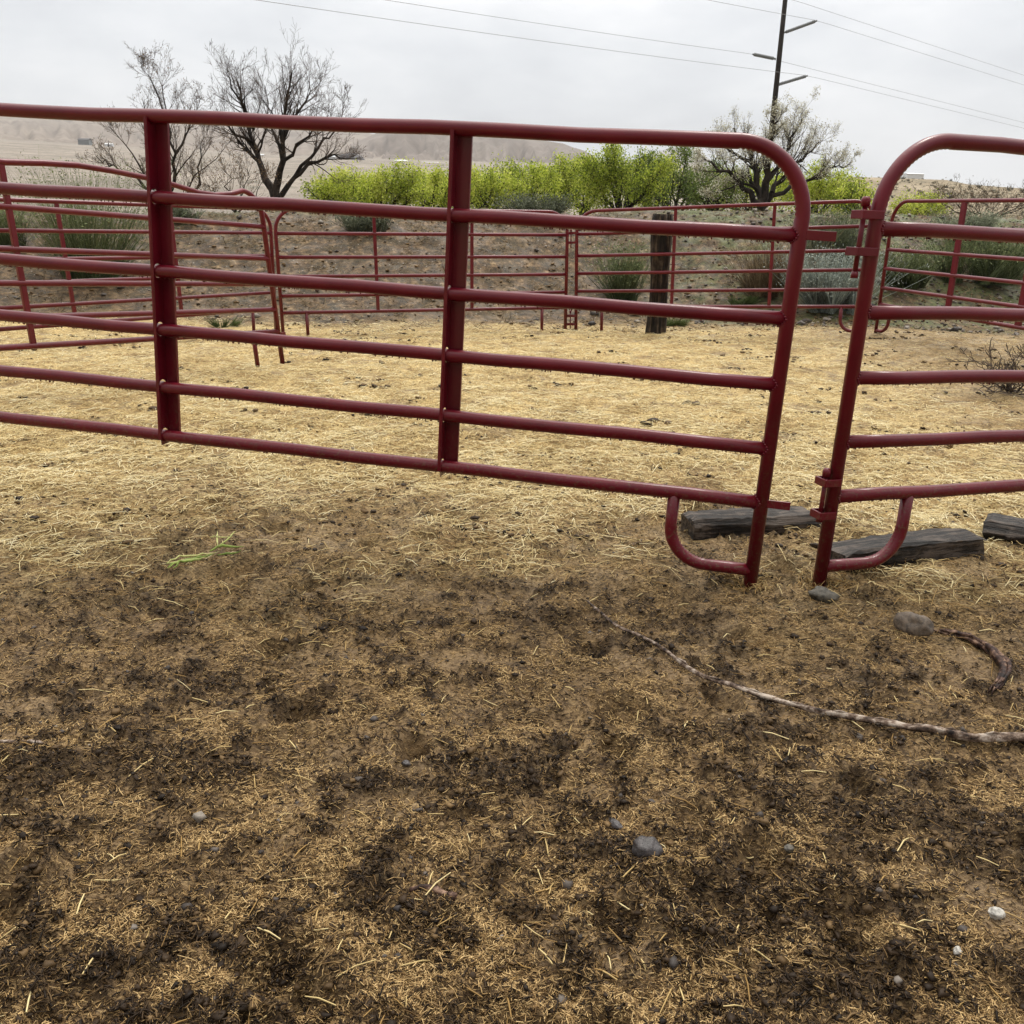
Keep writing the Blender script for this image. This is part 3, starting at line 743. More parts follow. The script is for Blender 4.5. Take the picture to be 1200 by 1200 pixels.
# ------------------------------------------------------------------ wooden post
base = gpix(765, 381); Pp = Panel(PC, .02); base = Pp.p(pu(PC, 765, 381), 0) - Pp.n * .16; base[2] = float(terrain(base[0], base[1]))
topz = 1.52
mb = MB(); pts = []
lean = np.array([-.02, 0, 0])
for i in range(15):
    t = i / 14; pts.append((0.01 * math.sin(t * 5) , 0, -.1 + t * (topz + .1)))
def rm(i, a, d):
    return 1 + .05 * math.sin(3 * a + 1) + .035 * math.sin(11 * a + i * .12) + .02 * math.sin(23 * a) - (.12 * (math.sin(a * 2 + .5) > .93))
rads = [.125 + .012 * math.cos(i * .5) for i in range(15)]; rads[-1] *= .93
tube(mb, pts, rads, 40, True, rm)
o = mb.build('wooden_post', M['post'], None); o.location = tuple(base); tag(o, 'thick dark weathered wooden post standing behind the far panel', 'post')

# ------------------------------------------------------------------ timber blocks
def block(label, fl, fr, depth, h, zoff=0, seed=0, ridge=False):
    A, B = G(*fl), G(*fr); A[2] = B[2] = (A[2] + B[2]) / 2
    ex = B - A; Ln = np.linalg.norm(ex); ex /= Ln; ez = np.array([0, 0, 1.]); ey = np.cross(ez, ex)
    rs = np.random.default_rng(seed); nx = 22
    # cross section points (y, z), going round
    if ridge: sec = [(0, 0), (0, .55), (.15, .92), (.42, 1.0), (.46, .93), (.9, .98), (1, .8), (1, 0)]
    else: sec = [(0, 0), (0, .5), (.012, .94), (.07, 1), (.5, 1.02), (.92, .99), (1, .9), (1, 0)]
    V = []; k = len(sec)
    off = rs.normal(0, .012, k)
    for i in range(nx):
        t = i / (nx - 1); e = 0
        for j, (a, b) in enumerate(sec):
            w = off[j] * math.sin(t * 5 + j) + rs.normal(0, .006)
            zz = h * b * (1 - (.10 if i in (0, nx - 1) else 0)) + (w * .35 if b > .3 else 0)
            V.append(((t - .5) * Ln + (rs.normal(0, .008) if i in (0, nx - 1) else 0), depth * (a - .5) + w * .4, zz - .02 * (b == 0)))
    F = [(i * k + j, (i + 1) * k + j, (i + 1) * k + (j + 1) % k, i * k + (j + 1) % k) for i in range(nx - 1) for j in range(k)]
    F += [tuple(range(k)), tuple((nx - 1) * k + j for j in range(k))[::-1]]
    mb = MB(); mb.add(V, F); o = mb.build('timber_block', M['tie'], None, smooth=False, bevel=.004)
    c = (A + B) / 2 + ey * depth / 2; c[2] += zoff; o.location = tuple(c); o.rotation_euler = (0, 0, math.atan2(ex[1], ex[0]))
    tag(o, label, 'timber', 'dark timber offcuts by the panel feet'); return o
block('dark wet timber offcut with reddish split end, behind the foot of the long panel', (812, 635), (962, 617), .15, .085, -.005, 1, True)
block('grey squared timber offcut behind the foot loop of the right panel', (990, 671), (1152, 656), .15, .10, -.01, 2)
block('blackened timber cut off by the right edge of the photo', (1150, 632), (1290, 655), .17, .095, -.01, 3, True)

# ------------------------------------------------------------------ stones
def stone(px, py, w, hgt, m_, label, rot=0, dep=None, name='stone'):
    P = G(px, py); dist = np.linalg.norm(P - CAMP); s = w / FPX * dist / 2
    rs = random.Random(int(px)); V = []; nu, nv = 36, 22
    hh = hgt * s; dp = (dep or .8) * s
    for i in range(nv + 1):
        ph = math.pi * i / nv
        for j in range(nu):
            a = 2 * math.pi * j / nu; d = Vector((math.sin(ph) * math.cos(a), math.sin(ph) * math.sin(a), math.cos(ph)))
            k = 1 + .22 * mnoise.noise(d * 1.3 + Vector((px, 0, 0))) + .10 * mnoise.noise(d * 3 + Vector((px, 3, 0))) + .03 * mnoise.noise(d * 9 + Vector((px, 3, 0)))
            V.append((d.x * s * k, d.y * dp * k, d.z * hh * k))
    F = [(i * nu + j, i * nu + (j + 1) % nu, (i + 1) * nu + (j + 1) % nu, (i + 1) * nu + j) for i in range(nv) for j in range(nu)]
    F = [f[::-1] for f in F]
    mb = MB(); mb.add(V, F); o = mb.build(name, m_, None); o.location = (P[0], P[1], P[2] + hh * .45); o.rotation_euler = (0, R_(8), rot)
    tag(o, label, 'stone', 'loose stones on the corral floor')
stone(1070, 741, 38, .8, M['stone_tan'], 'rounded tan stone right of the gap beside the shredded bark', -.7, .62)
stone(965, 702, 32, .55, M['stone_mix'], 'half buried drab stone just below the foot of the right post', -.15, .6)
stone(757, 1000, 33, .75, M['stone_grey'], 'smooth dark wet stone in the mud, lower right of centre', -.3, .8)
stone(721, 968, 19, .5, M['stone_grey'], 'small dark flat stone up and left of the smooth dark stone', -.8, .5)
stone(1167, 1073, 17, .7, M['stone_white'], 'whitish stone near the lower right corner', .3, .7)
stone(1122, 1116, 11, .7, M['stone_white'], 'tiny white stone below and left of the whitish one', .8, .7)
stone(925, 996, 14, .6, M['stone_mix'], 'small grey pebble left of the manure patch at lower right', .5, .7)
stone(476, 896, 10, .7, M['stone_grey'], 'small round dark pebble in the mud at the centre', 0, .8)

# ------------------------------------------------------------------ fallen branch, root, stalks
def ground_path(pix, lift):
    out = []
    for i in range(len(pix) - 1):
        (x0, y0), (x1, y1) = pix[i], pix[i + 1]; n = 4
        for k in range(n):
            t = k / n; P = gpix(x0 + (x1 - x0) * t, y0 + (y1 - y0) * t); out.append(P)
    out.append(gpix(*pix[-1])); out = np.array(out)
    # smooth
    for _ in range(2): out[1:-1] = (out[:-2] + 2 * out[1:-1] + out[2:]) / 4
    g = gz(out[:, 0], out[:, 1]); out[:, 2] = np.maximum(g, np.convolve(np.pad(g, 2, 'edge'), np.ones(5) / 5, 'valid')) + lift
    return out
pth = ground_path([(693, 712), (722, 738), (752, 757), (785, 778), (812, 797), (845, 812), (880, 826), (925, 836), (965, 847), (1000, 851), (1040, 856), (1075, 863), (1105, 868), (1140, 872), (1180, 875), (1230, 874), (1300, 880)], .004)
n = len(pth); rad = np.linspace(.0042, .0125, n) * (1 + .05 * np.sin(np.arange(n) * 1.3) + .03 * np.random.default_rng(2).normal(0, 1, n))
for _ in range(3): pth[1:-1, 2] = (pth[:-2, 2] + 2 * pth[1:-1, 2] + pth[2:, 2]) / 4
pth[:, 2] += rad * .9 + .006
mb = MB(); O = pth[n // 2].copy()
tube(mb, pth, rad, 14, True, lambda i, a, d: 1 + .10 * math.sin(3 * a + i * .35) + .06 * math.sin(7 * a + i * .9) + .04 * math.sin(i * 2.3 + a))
for k in range(5):      # frayed tip
    d = pth[0] - pth[2]; d /= np.linalg.norm(d); d2 = d + np.random.default_rng(k).normal(0, .35, 3); d2[2] = abs(d2[2]) * .5
    tube(mb, [pth[1], pth[0] + d2 * .015, pth[0] + d2 * random.uniform(.03, .05)], [.004, .0025, .0006], 5)
for i in range(8, n - 2, 5):   # peeling strips of bark
    rr = np.random.default_rng(i).normal(0, 1, 3); v = pth[i + 2] - pth[i]; up = np.array([0, 0, 1.]) * rad[i]
    tube(mb, [pth[i] + up * .9 + rr * .001, (pth[i] + pth[i + 2]) / 2 + up * 1.25 + rr * .003, pth[i + 2] + up * 1.0], [.002, .0035, .001], 5)
o = mb.build('fallen_branch', M['stick'], None, origin=O); tag(o, 'long peeling fallen branch lying across the mud at the right', 'branch')
# shredded bark
core = ground_path([(1090, 738), (1112, 748), (1135, 752), (1155, 762), (1168, 778), (1178, 795), (1172, 808), (1158, 820)], .006)
mb = MB(); O = core[len(core) // 2].copy(); nc = len(core)
for k in range(11):
    rk = np.random.default_rng(40 + k); ph = rk.uniform(0, 6.28); am = rk.uniform(.004, .015)
    q = core.copy(); tt = np.linspace(0, 1, nc); env = .35 + .65 * np.sin(np.pi * np.clip(tt * .9 + .05, 0, 1)) + .8 * (tt > .75) * (tt - .75) * 2
    q[:, 0] += am * np.cos(ph + tt * 5) * env; q[:, 1] += am * np.sin(ph + tt * 5) * env; q[:, 2] += (.010 + .009 * np.sin(ph * 2 + tt * 4)) * env
    a0, a1 = rk.integers(0, 5), nc - rk.integers(0, 6)
    q = q[a0:a1]; w = np.sin(np.pi * np.linspace(.08, .95, len(q))) * rk.uniform(.004, .008) + .001
    tube(mb, q, w, 7, True, lambda i, a, d: 1 + .25 * math.sin(2 * a + i * .4) + .1 * math.sin(5 * a + i))
o = mb.build('shredded_bark', M['root'], None, origin=O); tag(o, 'curled strip of shredded reddish bark right of the tan stone', 'bark strip')
# short stick lower centre
core = ground_path([(480, 1049), (497, 1048), (515, 1052), (534, 1058)], .004); mb = MB()
tube(mb, core, np.linspace(.004, .009, len(core)) , 10, True, lambda i, a, d: 1 + .2 * math.sin(2 * a + i)); o = mb.build('bark_chip', M['root'], None, origin=core[5].copy())
tag(o, 'short reddish chip of bark lying in the mud near the bottom centre', 'bark chip')
core = ground_path([(2, 876), (18, 879), (34, 882), (52, 884)], .006); mb = MB()
tube(mb, core, .0045, 8, True); o = mb.build('stick', M['stick'], None, origin=core[5].copy()); tag(o, 'short pale broken stick at the left edge', 'stick')
core = ground_path([(1010, 1180), (1030, 1200), (1060, 1190)], .004)
core = ground_path([(1040, 1196), (1052, 1190), (1078, 1186)], .006); mb = MB()
# green stalks
O = G(240, 662); mb = MB()
def stalk(pix, r0, tint, lift=.02):
    q = ground_path(pix, lift); n_ = len(q); w = np.sin(np.pi * np.linspace(.12, .97, n_)) * r0
    tube(mb, q, w, 7, True, None, tint)
stalk([(198, 674), (215, 664), (235, 658), (252, 652)], .0055, .25); stalk([(196, 668), (216, 657), (238, 655), (258, 650)], .0045, .9)
stalk([(204, 678), (220, 672), (238, 664)], .0045, .35); stalk([(196, 672), (222, 664), (246, 657)], .004, .8); stalk([(197, 676), (212, 667), (224, 662)], .003, .5)
stalk([(246, 652), (258, 648), (272, 648), (287, 654)], .006, .4, .03); stalk([(256, 650), (255, 642), (256, 635)], .004, .95, .04); stalk([(257, 648), (268, 641), (278, 634)], .0035, .75, .03)
stalk([(250, 642), (262, 641), (275, 643)], .0025, .9, .04)
stalk([(255, 655), (270, 656), (284, 658)], .0045, .2, .02); stalk([(246, 641), (256, 641)], .002, .8, .04)
o = mb.build('wilted_stalks', M['onion'], None, origin=O); tag(o, 'limp yellow and green plant stalks dropped on the straw at left', 'plant stalks')

# ------------------------------------------------------------------ vegetation
class Segs:
    def __init__(s): s.a = []; s.b = []; s.ra = []; s.rb = []; s.t = []
    def add(s, a, b, ra, rb, t=.5): s.a.append(a); s.b.append(b); s.ra.append(ra); s.rb.append(rb); s.t.append(t)
    def build(s, name, m_, parent=None, n=4, origin=(0, 0, 0)):
        A = np.array(s.a) - origin; B = np.array(s.b) - origin; ra = np.array(s.ra)[:, None, None]; rb = np.array(s.rb)[:, None, None]
        T = B - A; L_ = np.linalg.norm(T, axis=1)[:, None]; T = T / (L_ + 1e-9); A = A - T * np.minimum(L_ * .08, ra[:, :, 0])
        ref = np.where(np.abs(T[:, 2:3]) < .9, np.array([[0, 0, 1.]]), np.array([[1., 0, 0]]))
        N = np.cross(T, ref); N /= np.linalg.norm(N, axis=1)[:, None]; Bn = np.cross(T, N)
        an = np.arange(n) * 2 * math.pi / n
        off = N[:, None, :] * np.cos(an)[None, :, None] + Bn[:, None, :] * np.sin(an)[None, :, None]
        V = np.concatenate([A[:, None] + off * ra, B[:, None] + off * rb], 1).reshape(-1, 3)
        k = np.arange(n); F = np.stack([k, (k + 1) % n, (k + 1) % n + n, k + n], -1)
        F = (F[None] + (np.arange(len(A)) * 2 * n)[:, None, None]).reshape(-1, 4)
        me = mesh_np(name, V, F, True); attr(me, 'tint', np.repeat(np.array(s.t), 2 * n))
        o = link_mesh(name, me, m_, parent)
        return o
def leaves(name, C, size, tint, m_, parent, origin, aspect=.5, rs=rng):
    C = np.asarray(C) - origin; n = len(C)
    d = rs.normal(0, 1, (n, 3)); d[:, 2] += .4; d /= np.linalg.norm(d, axis=1)[:, None]
    e = np.cross(d, rs.normal(0, 1, (n, 3))); e /= np.linalg.norm(e, axis=1)[:, None]
    s = (size * rs.uniform(.6, 1.35, n))[:, None]
    V = np.stack([C, C + d * s * .5 + e * s * aspect * .5, C + d * s, C + d * s * .5 - e * s * aspect * .5], 1).reshape(-1, 3)
    F = np.arange(n * 4).reshape(n, 4); me = mesh_np(name, V, F); attr(me, 'tint', np.repeat(tint, 4))
    return link_mesh(name, me, m_, parent)
def unit(v): return v / (np.linalg.norm(v) + 1e-9)
def grow(S, TW, tips, p, d, L, r, lvl, rs, wob=.22, upb=.12, kids=(5, 6, 5), shr=.55, thin=.012, spread=.75):
    n = max(3, int(4 + L * 1.2)) if lvl < 2 else 3
    pts = [p]; rr = [r]
    for i in range(n):
        d = unit(d + rs.normal(0, wob, 3) * (.6 if lvl == 0 else 1) + np.array([0, 0, upb]))
        q = pts[-1] + d * L / n; r2 = r * (1 - .8 * (i + 1) / n)
        (S if rr[-1] > thin else TW).add(pts[-1], q, rr[-1], max(r2, .0026), rs.random())
        pts.append(q); rr.append(max(r2, .0026))
    if lvl >= len(kids):
        tips.append(pts[-1]); tips.append(pts[1]); tips.append((pts[-1] + pts[-2]) / 2); return
    for k in range(kids[lvl]):
        t = rs.uniform(.2, 1); i = min(int(t * n), n - 1); f = t * n - i; q = pts[i] + (pts[i + 1] - pts[i]) * f
        dd = unit(pts[i + 1] - pts[i]); side = unit(np.cross(dd, rs.normal(0, 1, 3))); d2 = unit(dd + side * rs.uniform(.5, 1.1) * spread * 1.3)
        grow(S, TW, tips, q, d2, L * shr * rs.uniform(.6, 1.2) * (1.1 - .4 * t), max(rr[i] * .55, .003), lvl + 1, rs, wob, upb, kids, shr, thin, spread)
def limb(S, TW, tips, pix, D, r0, r1, rs, dep=0, nk=10, Lk=2.2, kids=(4, 5), **kw):
    """a main limb through sight-line points, drifting dep metres in depth"""
    start = kw.pop('start', None)
    if start is not None: D = start[1]
    n = len(pix); P = [at(x, y, D + dep * (i / (n - 1)) ** 1.3) for i, (x, y) in enumerate(pix)]
    if start is not None: P[0] = start
    Q = [P[0]]
    for i in range(n - 1):
        for k in (1, 2, 3):
            Q.append(P[i] + (P[i + 1] - P[i]) * k / 3 + (rs.normal(0, .05, 3) if k < 3 else 0))
    m_ = len(Q); rr = np.linspace(1, 0, m_) ** 1.25 * (r0 - r1) + r1
    for i in range(m_ - 1): S.add(Q[i], Q[i + 1], rr[i], rr[i + 1], rs.random())
    for k in range(nk):
        t = rs.uniform(.25, 1.0) if k else 1.0
        i = min(int(t * (m_ - 1)), m_ - 2); q = Q[i] + (Q[i + 1] - Q[i]) * rs.random()
        dd = unit(Q[i + 1] - Q[i]); side = unit(np.cross(dd, rs.normal(0, 1, 3))); d2 = unit(dd + side * rs.uniform(.3, 1.1))
        grow(S, TW, tips, q, d2, Lk * rs.uniform(.6, 1.2) * (1.15 - .5 * t), max(rr[i] * .42, .006), 0, rs, kids=kids, **kw)
def tree(name, label, cat, D, limbs, base_px, seed, r=.16, trunk_m='bark', twig_m='twig', leafn=0, leaf=None, lsize=.05, group=None, nk=10, Lk=2.2, kids=(4, 5), trunk_name='trunk', twig_name='branches', leaf_name='crown', lt=(.5, .25), spread_l=.05, ls=1.0, **kw):
    rs = np.random.default_rng(seed); S, TW, tips = Segs(), Segs(), []
    B = at(*base_px, D); B[2] = float(terrain(B[0], B[1])) - .1
    for L_ in limbs:
        pix, rk, dep = L_[:3]; nk_ = L_[3] if len(L_) > 3 else nk; lk_ = L_[4] if len(L_) > 4 else Lk
        P0 = at(*pix[0], D); kw.pop('start', None)
        if pix[0] != tuple(base_px) and S.b:
            Q_ = np.array(S.b); dr_ = ray(*pix[0]); W_ = (Q_ - CAMP) / np.linalg.norm(Q_ - CAMP, axis=1)[:, None]
            main = np.array(S.rb) > .004; sc2 = np.where(main, W_ @ dr_, -1); kw['start'] = Q_[int(np.argmax(sc2))].copy()
        if pix[0] == tuple(base_px): S.add(B, P0, r * rk * 1.25, r * rk, .4)
        limb(S, TW, tips, pix, D, r * rk, r * rk * .16, rs, dep, int(nk_ * 1.45), lk_ * .88 * ls, kids, **kw)
    root = empty(name, B, label, cat, group)
    S.build(trunk_name, M[trunk_m], root, 6, B); 
    if TW.a: TW.build(twig_name, M[twig_m], root, 3, B)
    if leafn:
        T = np.array(tips); idx = rs.integers(0, len(T), leafn); C = T[idx] + rs.normal(0, spread_l, (leafn, 3))
        tn = np.clip(rs.normal(lt[0], lt[1], leafn) + .25 * np.sin(idx * .13), 0, 1)
        leaves(leaf_name, C, lsize, tn, M[leaf], root, B, .6, rs)
    print(name, len(S.a), len(TW.a), len(tips)); return root
GT = 'trees beyond the bank'
tree('bare_tree', 'larger bare tree at left with wide crown and two dark forking trunks', 'tree', 27,
     [([(322, 232), (308, 200), (297, 168), (288, 130), (278, 95)], 1, .8, 15, 1.7), ([(322, 232), (328, 200), (331, 165), (335, 125), (342, 85)], 1, -.6, 16, 1.8),
      ([(322, 232), (345, 208), (372, 190), (392, 181), (415, 186)], .7, .5, 11, 1.4), ([(297, 168), (270, 152), (258, 140)], .4, -1.0, 7, 1.3), ([(331, 165), (350, 130), (362, 95)], .5, 1.2, 12, 1.7),
      ([(335, 195), (362, 160), (385, 135)], .45, -1.2, 10, 1.5), ([(297, 150), (282, 118), (264, 84)], .45, -1.2, 10, 1.6), ([(328, 190), (318, 150), (310, 100)], .45, 1.4, 12, 1.7), ([(345, 210), (372, 175), (395, 150), (402, 120)], .45, 1.0, 10, 1.3)],
     (322, 232), 1, ls=.86, r=.125, group=GT, spread=.75, kids=(5, 6))
tree('bare_tree', 'smaller leafless tree with slanting thin stems, left of the two forked dark trunks', 'tree', 26,
     [([(198, 252), (196, 225), (185, 195), (175, 165), (168, 120)], .8, .5, 12, 1.5), ([(198, 252), (204, 215), (206, 180), (196, 140), (190, 100)], .8, -.4, 13, 1.5),
      ([(198, 252), (175, 225), (150, 205), (128, 195), (112, 182)], .7, -.5, 10, 1.1), ([(198, 252), (230, 222), (236, 185), (240, 160)], .6, .8, 9, 1.2),
      ([(198, 252), (180, 222), (155, 180), (130, 150)], .6, .9, 10, 1.4), ([(198, 252), (215, 230), (228, 205), (262, 175)], .5, -.8, 9, 1.2), ([(206, 180), (222, 150), (235, 115)], .45, .4, 9, 1.4), ([(196, 140), (180, 100), (165, 78)], .35, .4, 9, 1.2)],
     (198, 252), 2, ls=.84, r=.085, group=GT, kids=(5, 5), twig_m='twig', leafn=1800, leaf='rust_bud', lsize=.035, leaf_name='buds', spread_l=.03)
tree('bare_shrub', 'low twiggy leafless shrub with rusty buds between the two leafless trees', 'shrub', 24,
     [([(276, 252), (270, 225), (262, 200)], .6, .3, 9, 1.0), ([(276, 252), (285, 225), (290, 198)], .6, -.3, 9, 1.0), ([(276, 252), (255, 230), (240, 215)], .5, .3, 8, .9), ([(276, 252), (300, 230), (310, 210)], .5, .3, 8, .9)],
     (276, 252), 3, r=.05, group='leafless shrubs on the bank', leafn=1200, leaf='rust_bud', lsize=.035, leaf_name='buds', kids=(4, 3))
tree('budding_tree', 'large spreading tree coming into pale bud in front of the power pole', 'tree', 28,
     [([(893, 252), (890, 225), (884, 195), (872, 170), (860, 150)], 1.1, .8, 12, 1.8), ([(893, 252), (897, 215), (900, 185), (905, 158), (912, 142)], 1.1, -.8, 14, 1.5),
      ([(893, 252), (905, 225), (925, 200), (945, 180), (960, 166)], .8, .8, 13, 1.9), ([(893, 252), (880, 225), (858, 205), (838, 195), (825, 185)], .8, -.6, 10, 1.4),
      ([(897, 215), (915, 185), (935, 150), (940, 132)], .55, 1.2, 12, 1.4), ([(905, 235), (945, 212), (975, 196), (995, 192)], .55, .3, 10, 1.2), ([(884, 195), (862, 180), (838, 162)], .5, 1.0, 10, 1.4), ([(890, 225), (870, 215), (850, 222), (835, 225)], .4, -.8, 8, 1.1)],
     (893, 252), 4, ls=.66, r=.135, group=GT, leafn=17000, leaf='bud', lsize=.040, twig_m='twig_pale', leaf_name='buds', kids=(5, 5), spread_l=.05)
# willows: yellow-green row behind the crest
def willow(label, cx, base, top, halfw, D, seed, n=8500, tint=(.55, .22), m_='leaf', cat='willow', stems=11, r=.065, trunk='bark', lsize=.075, name='willow'):
    rs = np.random.default_rng(seed); limbs = []; halfw *= 1.18; top -= 2; n = int(n * 1.0)
    for k in range(stems):
        u = (k + .5) / stems * 2 - 1 + rs.uniform(-.12, .12); tx = cx + u * halfw * .85; ty = base + (top - base) * (.92 - .38 * u * u) * rs.uniform(.68, 1.04)
        limbs.append(([(cx + u * halfw * .15, base), (cx + u * halfw * .5, base + (ty - base) * .45), (tx, ty)], rs.uniform(.6, 1), rs.uniform(-1.6, 1.6), 13, halfw * D / FPX * .33))
    for L_ in limbs: pass
    S, TW, tips = Segs(), Segs(), []
    B = at(cx, base, D); B[2] = float(terrain(B[0], B[1])) - .1
    for pix, rk, dep, nk, lk_ in limbs:
        S.add(np.array([B[0] + (pix[0][0] - cx) / FPX * D, B[1], B[2]]), at(*pix[0], D), r * rk, r * rk, .4)
        limb(S, TW, tips, pix, D, r * rk, r * rk * .2, rs, dep, nk, lk_, (4,), spread=.8, upb=.15)
    root = empty(name, B, label, cat, 'green willows in a row beyond the bank')
    S.build('trunk', M[trunk], root, 5, B); TW.build('branches', M['twig'], root, 3, B)
    T = np.array(tips); idx = rs.integers(0, len(T), n); cl = rs.normal(0, .15, len(T)) + .55 * np.array([mnoise.noise(Vector(q_) * 1.1) for q_ in T]) + .10 * (T[:, 2] - T[:, 2].mean())
    C = T[idx] + rs.normal(0, .12 * D / 34, (n, 3)); C[:, 2] -= np.abs(rs.normal(0, .55, n)) * (rs.random(n) < .35)
    leaves('crown', C, lsize * D / 34, np.clip(rs.normal(tint[0], tint[1], n) + cl[idx], 0, 1), M[m_], root, B, .6, rs)
W_ = [('low bright willow at the left end of the green row, right of the forked trunks', 392, 246, 208, 36, 30, 8500, .55, 'leaf'),
      ('low rounded yellow green willow, second from the left in the row', 452, 246, 196, 46, 33, 11000, .6, 'leaf'),
      ('low yellow green willow just left of the long panel middle brace', 506, 246, 200, 36, 36, 9000, .55, 'leaf'),
      ('yellow green willow just right of the long panel middle brace', 572, 246, 202, 38, 33, 9500, .6, 'leaf'),
      ('bright rounded willow over the grey sagebrush on the crest', 612, 246, 194, 44, 36, 11500, .62, 'leaf'),
      ('narrow willow with a pointed top left of the tallest willow', 656, 246, 178, 26, 40, 8500, .45, 'leaf'),
      ('tallest willow of the row, dark stems showing through its crown', 726, 248, 158, 56, 31, 17000, .45, 'leaf'),
      ('dull green willow between the tallest one and the budding tree', 790, 248, 174, 48, 35, 11000, .35, 'leaf_dull'),
      ('thin olive willow with bare brown twigs left of the budding tree', 838, 248, 188, 38, 33, 6500, .3, 'leaf_dull'),
      ('farther willow showing behind the gap between the two leftmost willows of the row', 424, 244, 206, 34, 44, 7000, .6, 'leaf'),
      ('farther low willow hidden partly by the long panel middle brace', 540, 244, 205, 36, 44, 7500, .6, 'leaf'),
      ('farther willow showing between the pointed top one and the tallest one', 686, 244, 180, 34, 42, 9000, .6, 'leaf'),
      ('farther yellow green willow behind the dull green one', 764, 244, 184, 34, 43, 8000, .6, 'leaf'),
      ('farther willow seen through the lower limbs of the budding tree', 872, 246, 205, 52, 42, 9000, .5, 'leaf'),
      ('bright willow behind the budding tree on its right side', 955, 250, 198, 44, 38, 9500, .6, 'leaf'),
      ('low bright willow just left of the right panel post', 1000, 252, 212, 26, 36, 5500, .55, 'leaf')]
for i, (lb, cx, ba, tp_, hw, D, n_, tn_, ml) in enumerate(W_): willow(lb, cx, ba, tp_, hw, D, 100 + i, n_, (tn_, .24), ml)
willow('round yellow green bush beyond the right panel corner', 1078, 262, 228, 34, 27, 130, 7500, (.5, .25), 'leaf', 'bush', 9, .035, lsize=.06, name='green_bush')
tree('bare_shrub', 'brown leafless thicket on the right behind the top rail of the side panel', 'shrub', 26,
     [([(1150, 264), (1150 + q * 1.1, 248), (1150 + q * 1.9, 232)], .7, (q % 7) * .2 - .5, 9, .8) for q in (-28, -20, -12, -4, 4, 12, 20, 28, 36)],
     (1150, 264), 6, r=.03, group='leafless shrubs on the bank', leafn=1500, leaf='rust_bud', lsize=.03, leaf_name='buds', kids=(4, 3))

def brush(name, label, cat, px, py, wpx, hpx, m_, n=1500, seed=0, bend=.35, thick=.004, group='brush on the bank', lean=0, upr=.5, depth=.7, tint=(.5, .25), leafy=0, leafm=None, stand=0):
    rs = np.random.default_rng(seed); B = gpix(px, py); dist = np.linalg.norm(B - CAMP)
    w = wpx / FPX * dist / 2; h = hpx / FPX * dist; S = Segs(); B[2] = float(terrain(B[0], B[1])); tips = []
    nb = max(6, n // 40); bx = rs.uniform(-1, 1, nb) * w * .55; by = rs.normal(0, .35, nb) * w * depth; lead = rs.normal(0, .5, (nb, 2))
    for k in range(n):
        j = rs.integers(nb)
        p = np.array([B[0] + bx[j] + rs.normal(0, .04) * w, B[1] + by[j] + rs.normal(0, .04) * w, 0]); p[2] = float(B[2]) - .02
        d = unit(np.array([lead[j, 0] * w / h * .8 + bx[j] / w * .7 + rs.normal(0, .20) + lean, lead[j, 1] * .6 + rs.normal(0, .30), upr + rs.uniform(.2, .8)]))
        L = h * rs.uniform(.45, 1.08) / max(.5, d[2]) * .95; t = np.clip(rs.normal(*tint) + lead[j, 0] * .15, 0, 1)
        q = p
        for s_ in range(3):
            d = unit(d + rs.normal(0, bend * .3, 3) + np.array([0, 0, .06])); q2 = q + d * L / 3
            S.add(q, q2, thick * (1 - .28 * s_), thick * (.72 - .28 * s_) + .0005, np.clip(t * (.65 + .25 * s_) , 0, 1)); q = q2
            if s_ > 0: tips.append(q)
    root = empty(name, B, label, cat, group); S.build('stems', M[m_], root, 3, B)
    if leafy:
        T = np.array(tips); idx = rs.integers(0, len(T), leafy); C = T[idx] + rs.normal(0, .03, (leafy, 3))
        leaves('foliage', C, .035 * dist / 14, np.clip(rs.normal(tint[0] + .1, .25, leafy), 0, 1), M[leafm or m_], root, B, .35, rs)
    return root
brush('green_bush', 'tall dark green bush behind the left panels', 'bush', 106, 330, 74, 112, 'rabbit', 900, 201, thick=.004, leafy=4500, tint=(.7, .25), depth=.5)
brush('green_bush', 'wispy green bush behind the panel, just left of the wooden post', 'bush', 728, 352, 62, 62, 'rabbit', 600, 202, leafy=3000, tint=(.6, .25))
brush('sagebrush', 'grey green sagebrush on the crest beneath the willows, right of the middle brace', 'sagebrush', 632, 256, 92, 24, 'sage', 1100, 203, leafy=3600, tint=(.35, .22))
brush('sagebrush', 'small grey sagebrush on the crest left of the middle brace', 'sagebrush', 432, 272, 62, 24, 'sage', 900, 204, leafy=2200, tint=(.45, .2))
brush('sagebrush', 'silvery blue sagebrush seen through the gap between the front panels', 'sagebrush', 972, 364, 78, 62, 'blue_sage', 1300, 205, leafy=6000, tint=(.55, .25), thick=.005)
brush('green_bush', 'upright grey green bush in the gap, above the silvery sagebrush', 'bush', 968, 312, 60, 58, 'sage', 1300, 206, leafy=2600, leafm='rabbit', tint=(.6, .2))
brush('dry_grass_clump', 'tall tan dry grass clump beside the end of the long panel', 'grass clump', 902, 345, 80, 58, 'dry', 1100, 207, bend=.5, tint=(.45, .25), thick=.0035)
brush('green_bush', 'rounded dark green bush on the bank behind the right panels', 'bush', 1138, 330, 112, 50, 'rabbit', 1500, 208, leafy=6500, tint=(.6, .25))
brush('green_bush', 'low green bush behind the corner of the side panel', 'bush', 1062, 335, 60, 38, 'rabbit', 1000, 209, leafy=2500, tint=(.65, .25))
brush('sagebrush', 'small pale sagebrush on the crest at far right', 'sagebrush', 1130, 277, 60, 22, 'sage', 900, 210, leafy=2000, tint=(.6, .2))
brush('sagebrush', 'small grey sagebrush left of the bent top rail end', 'sagebrush', 212, 262, 44, 22, 'sage', 700, 211, leafy=1500, tint=(.5, .2))
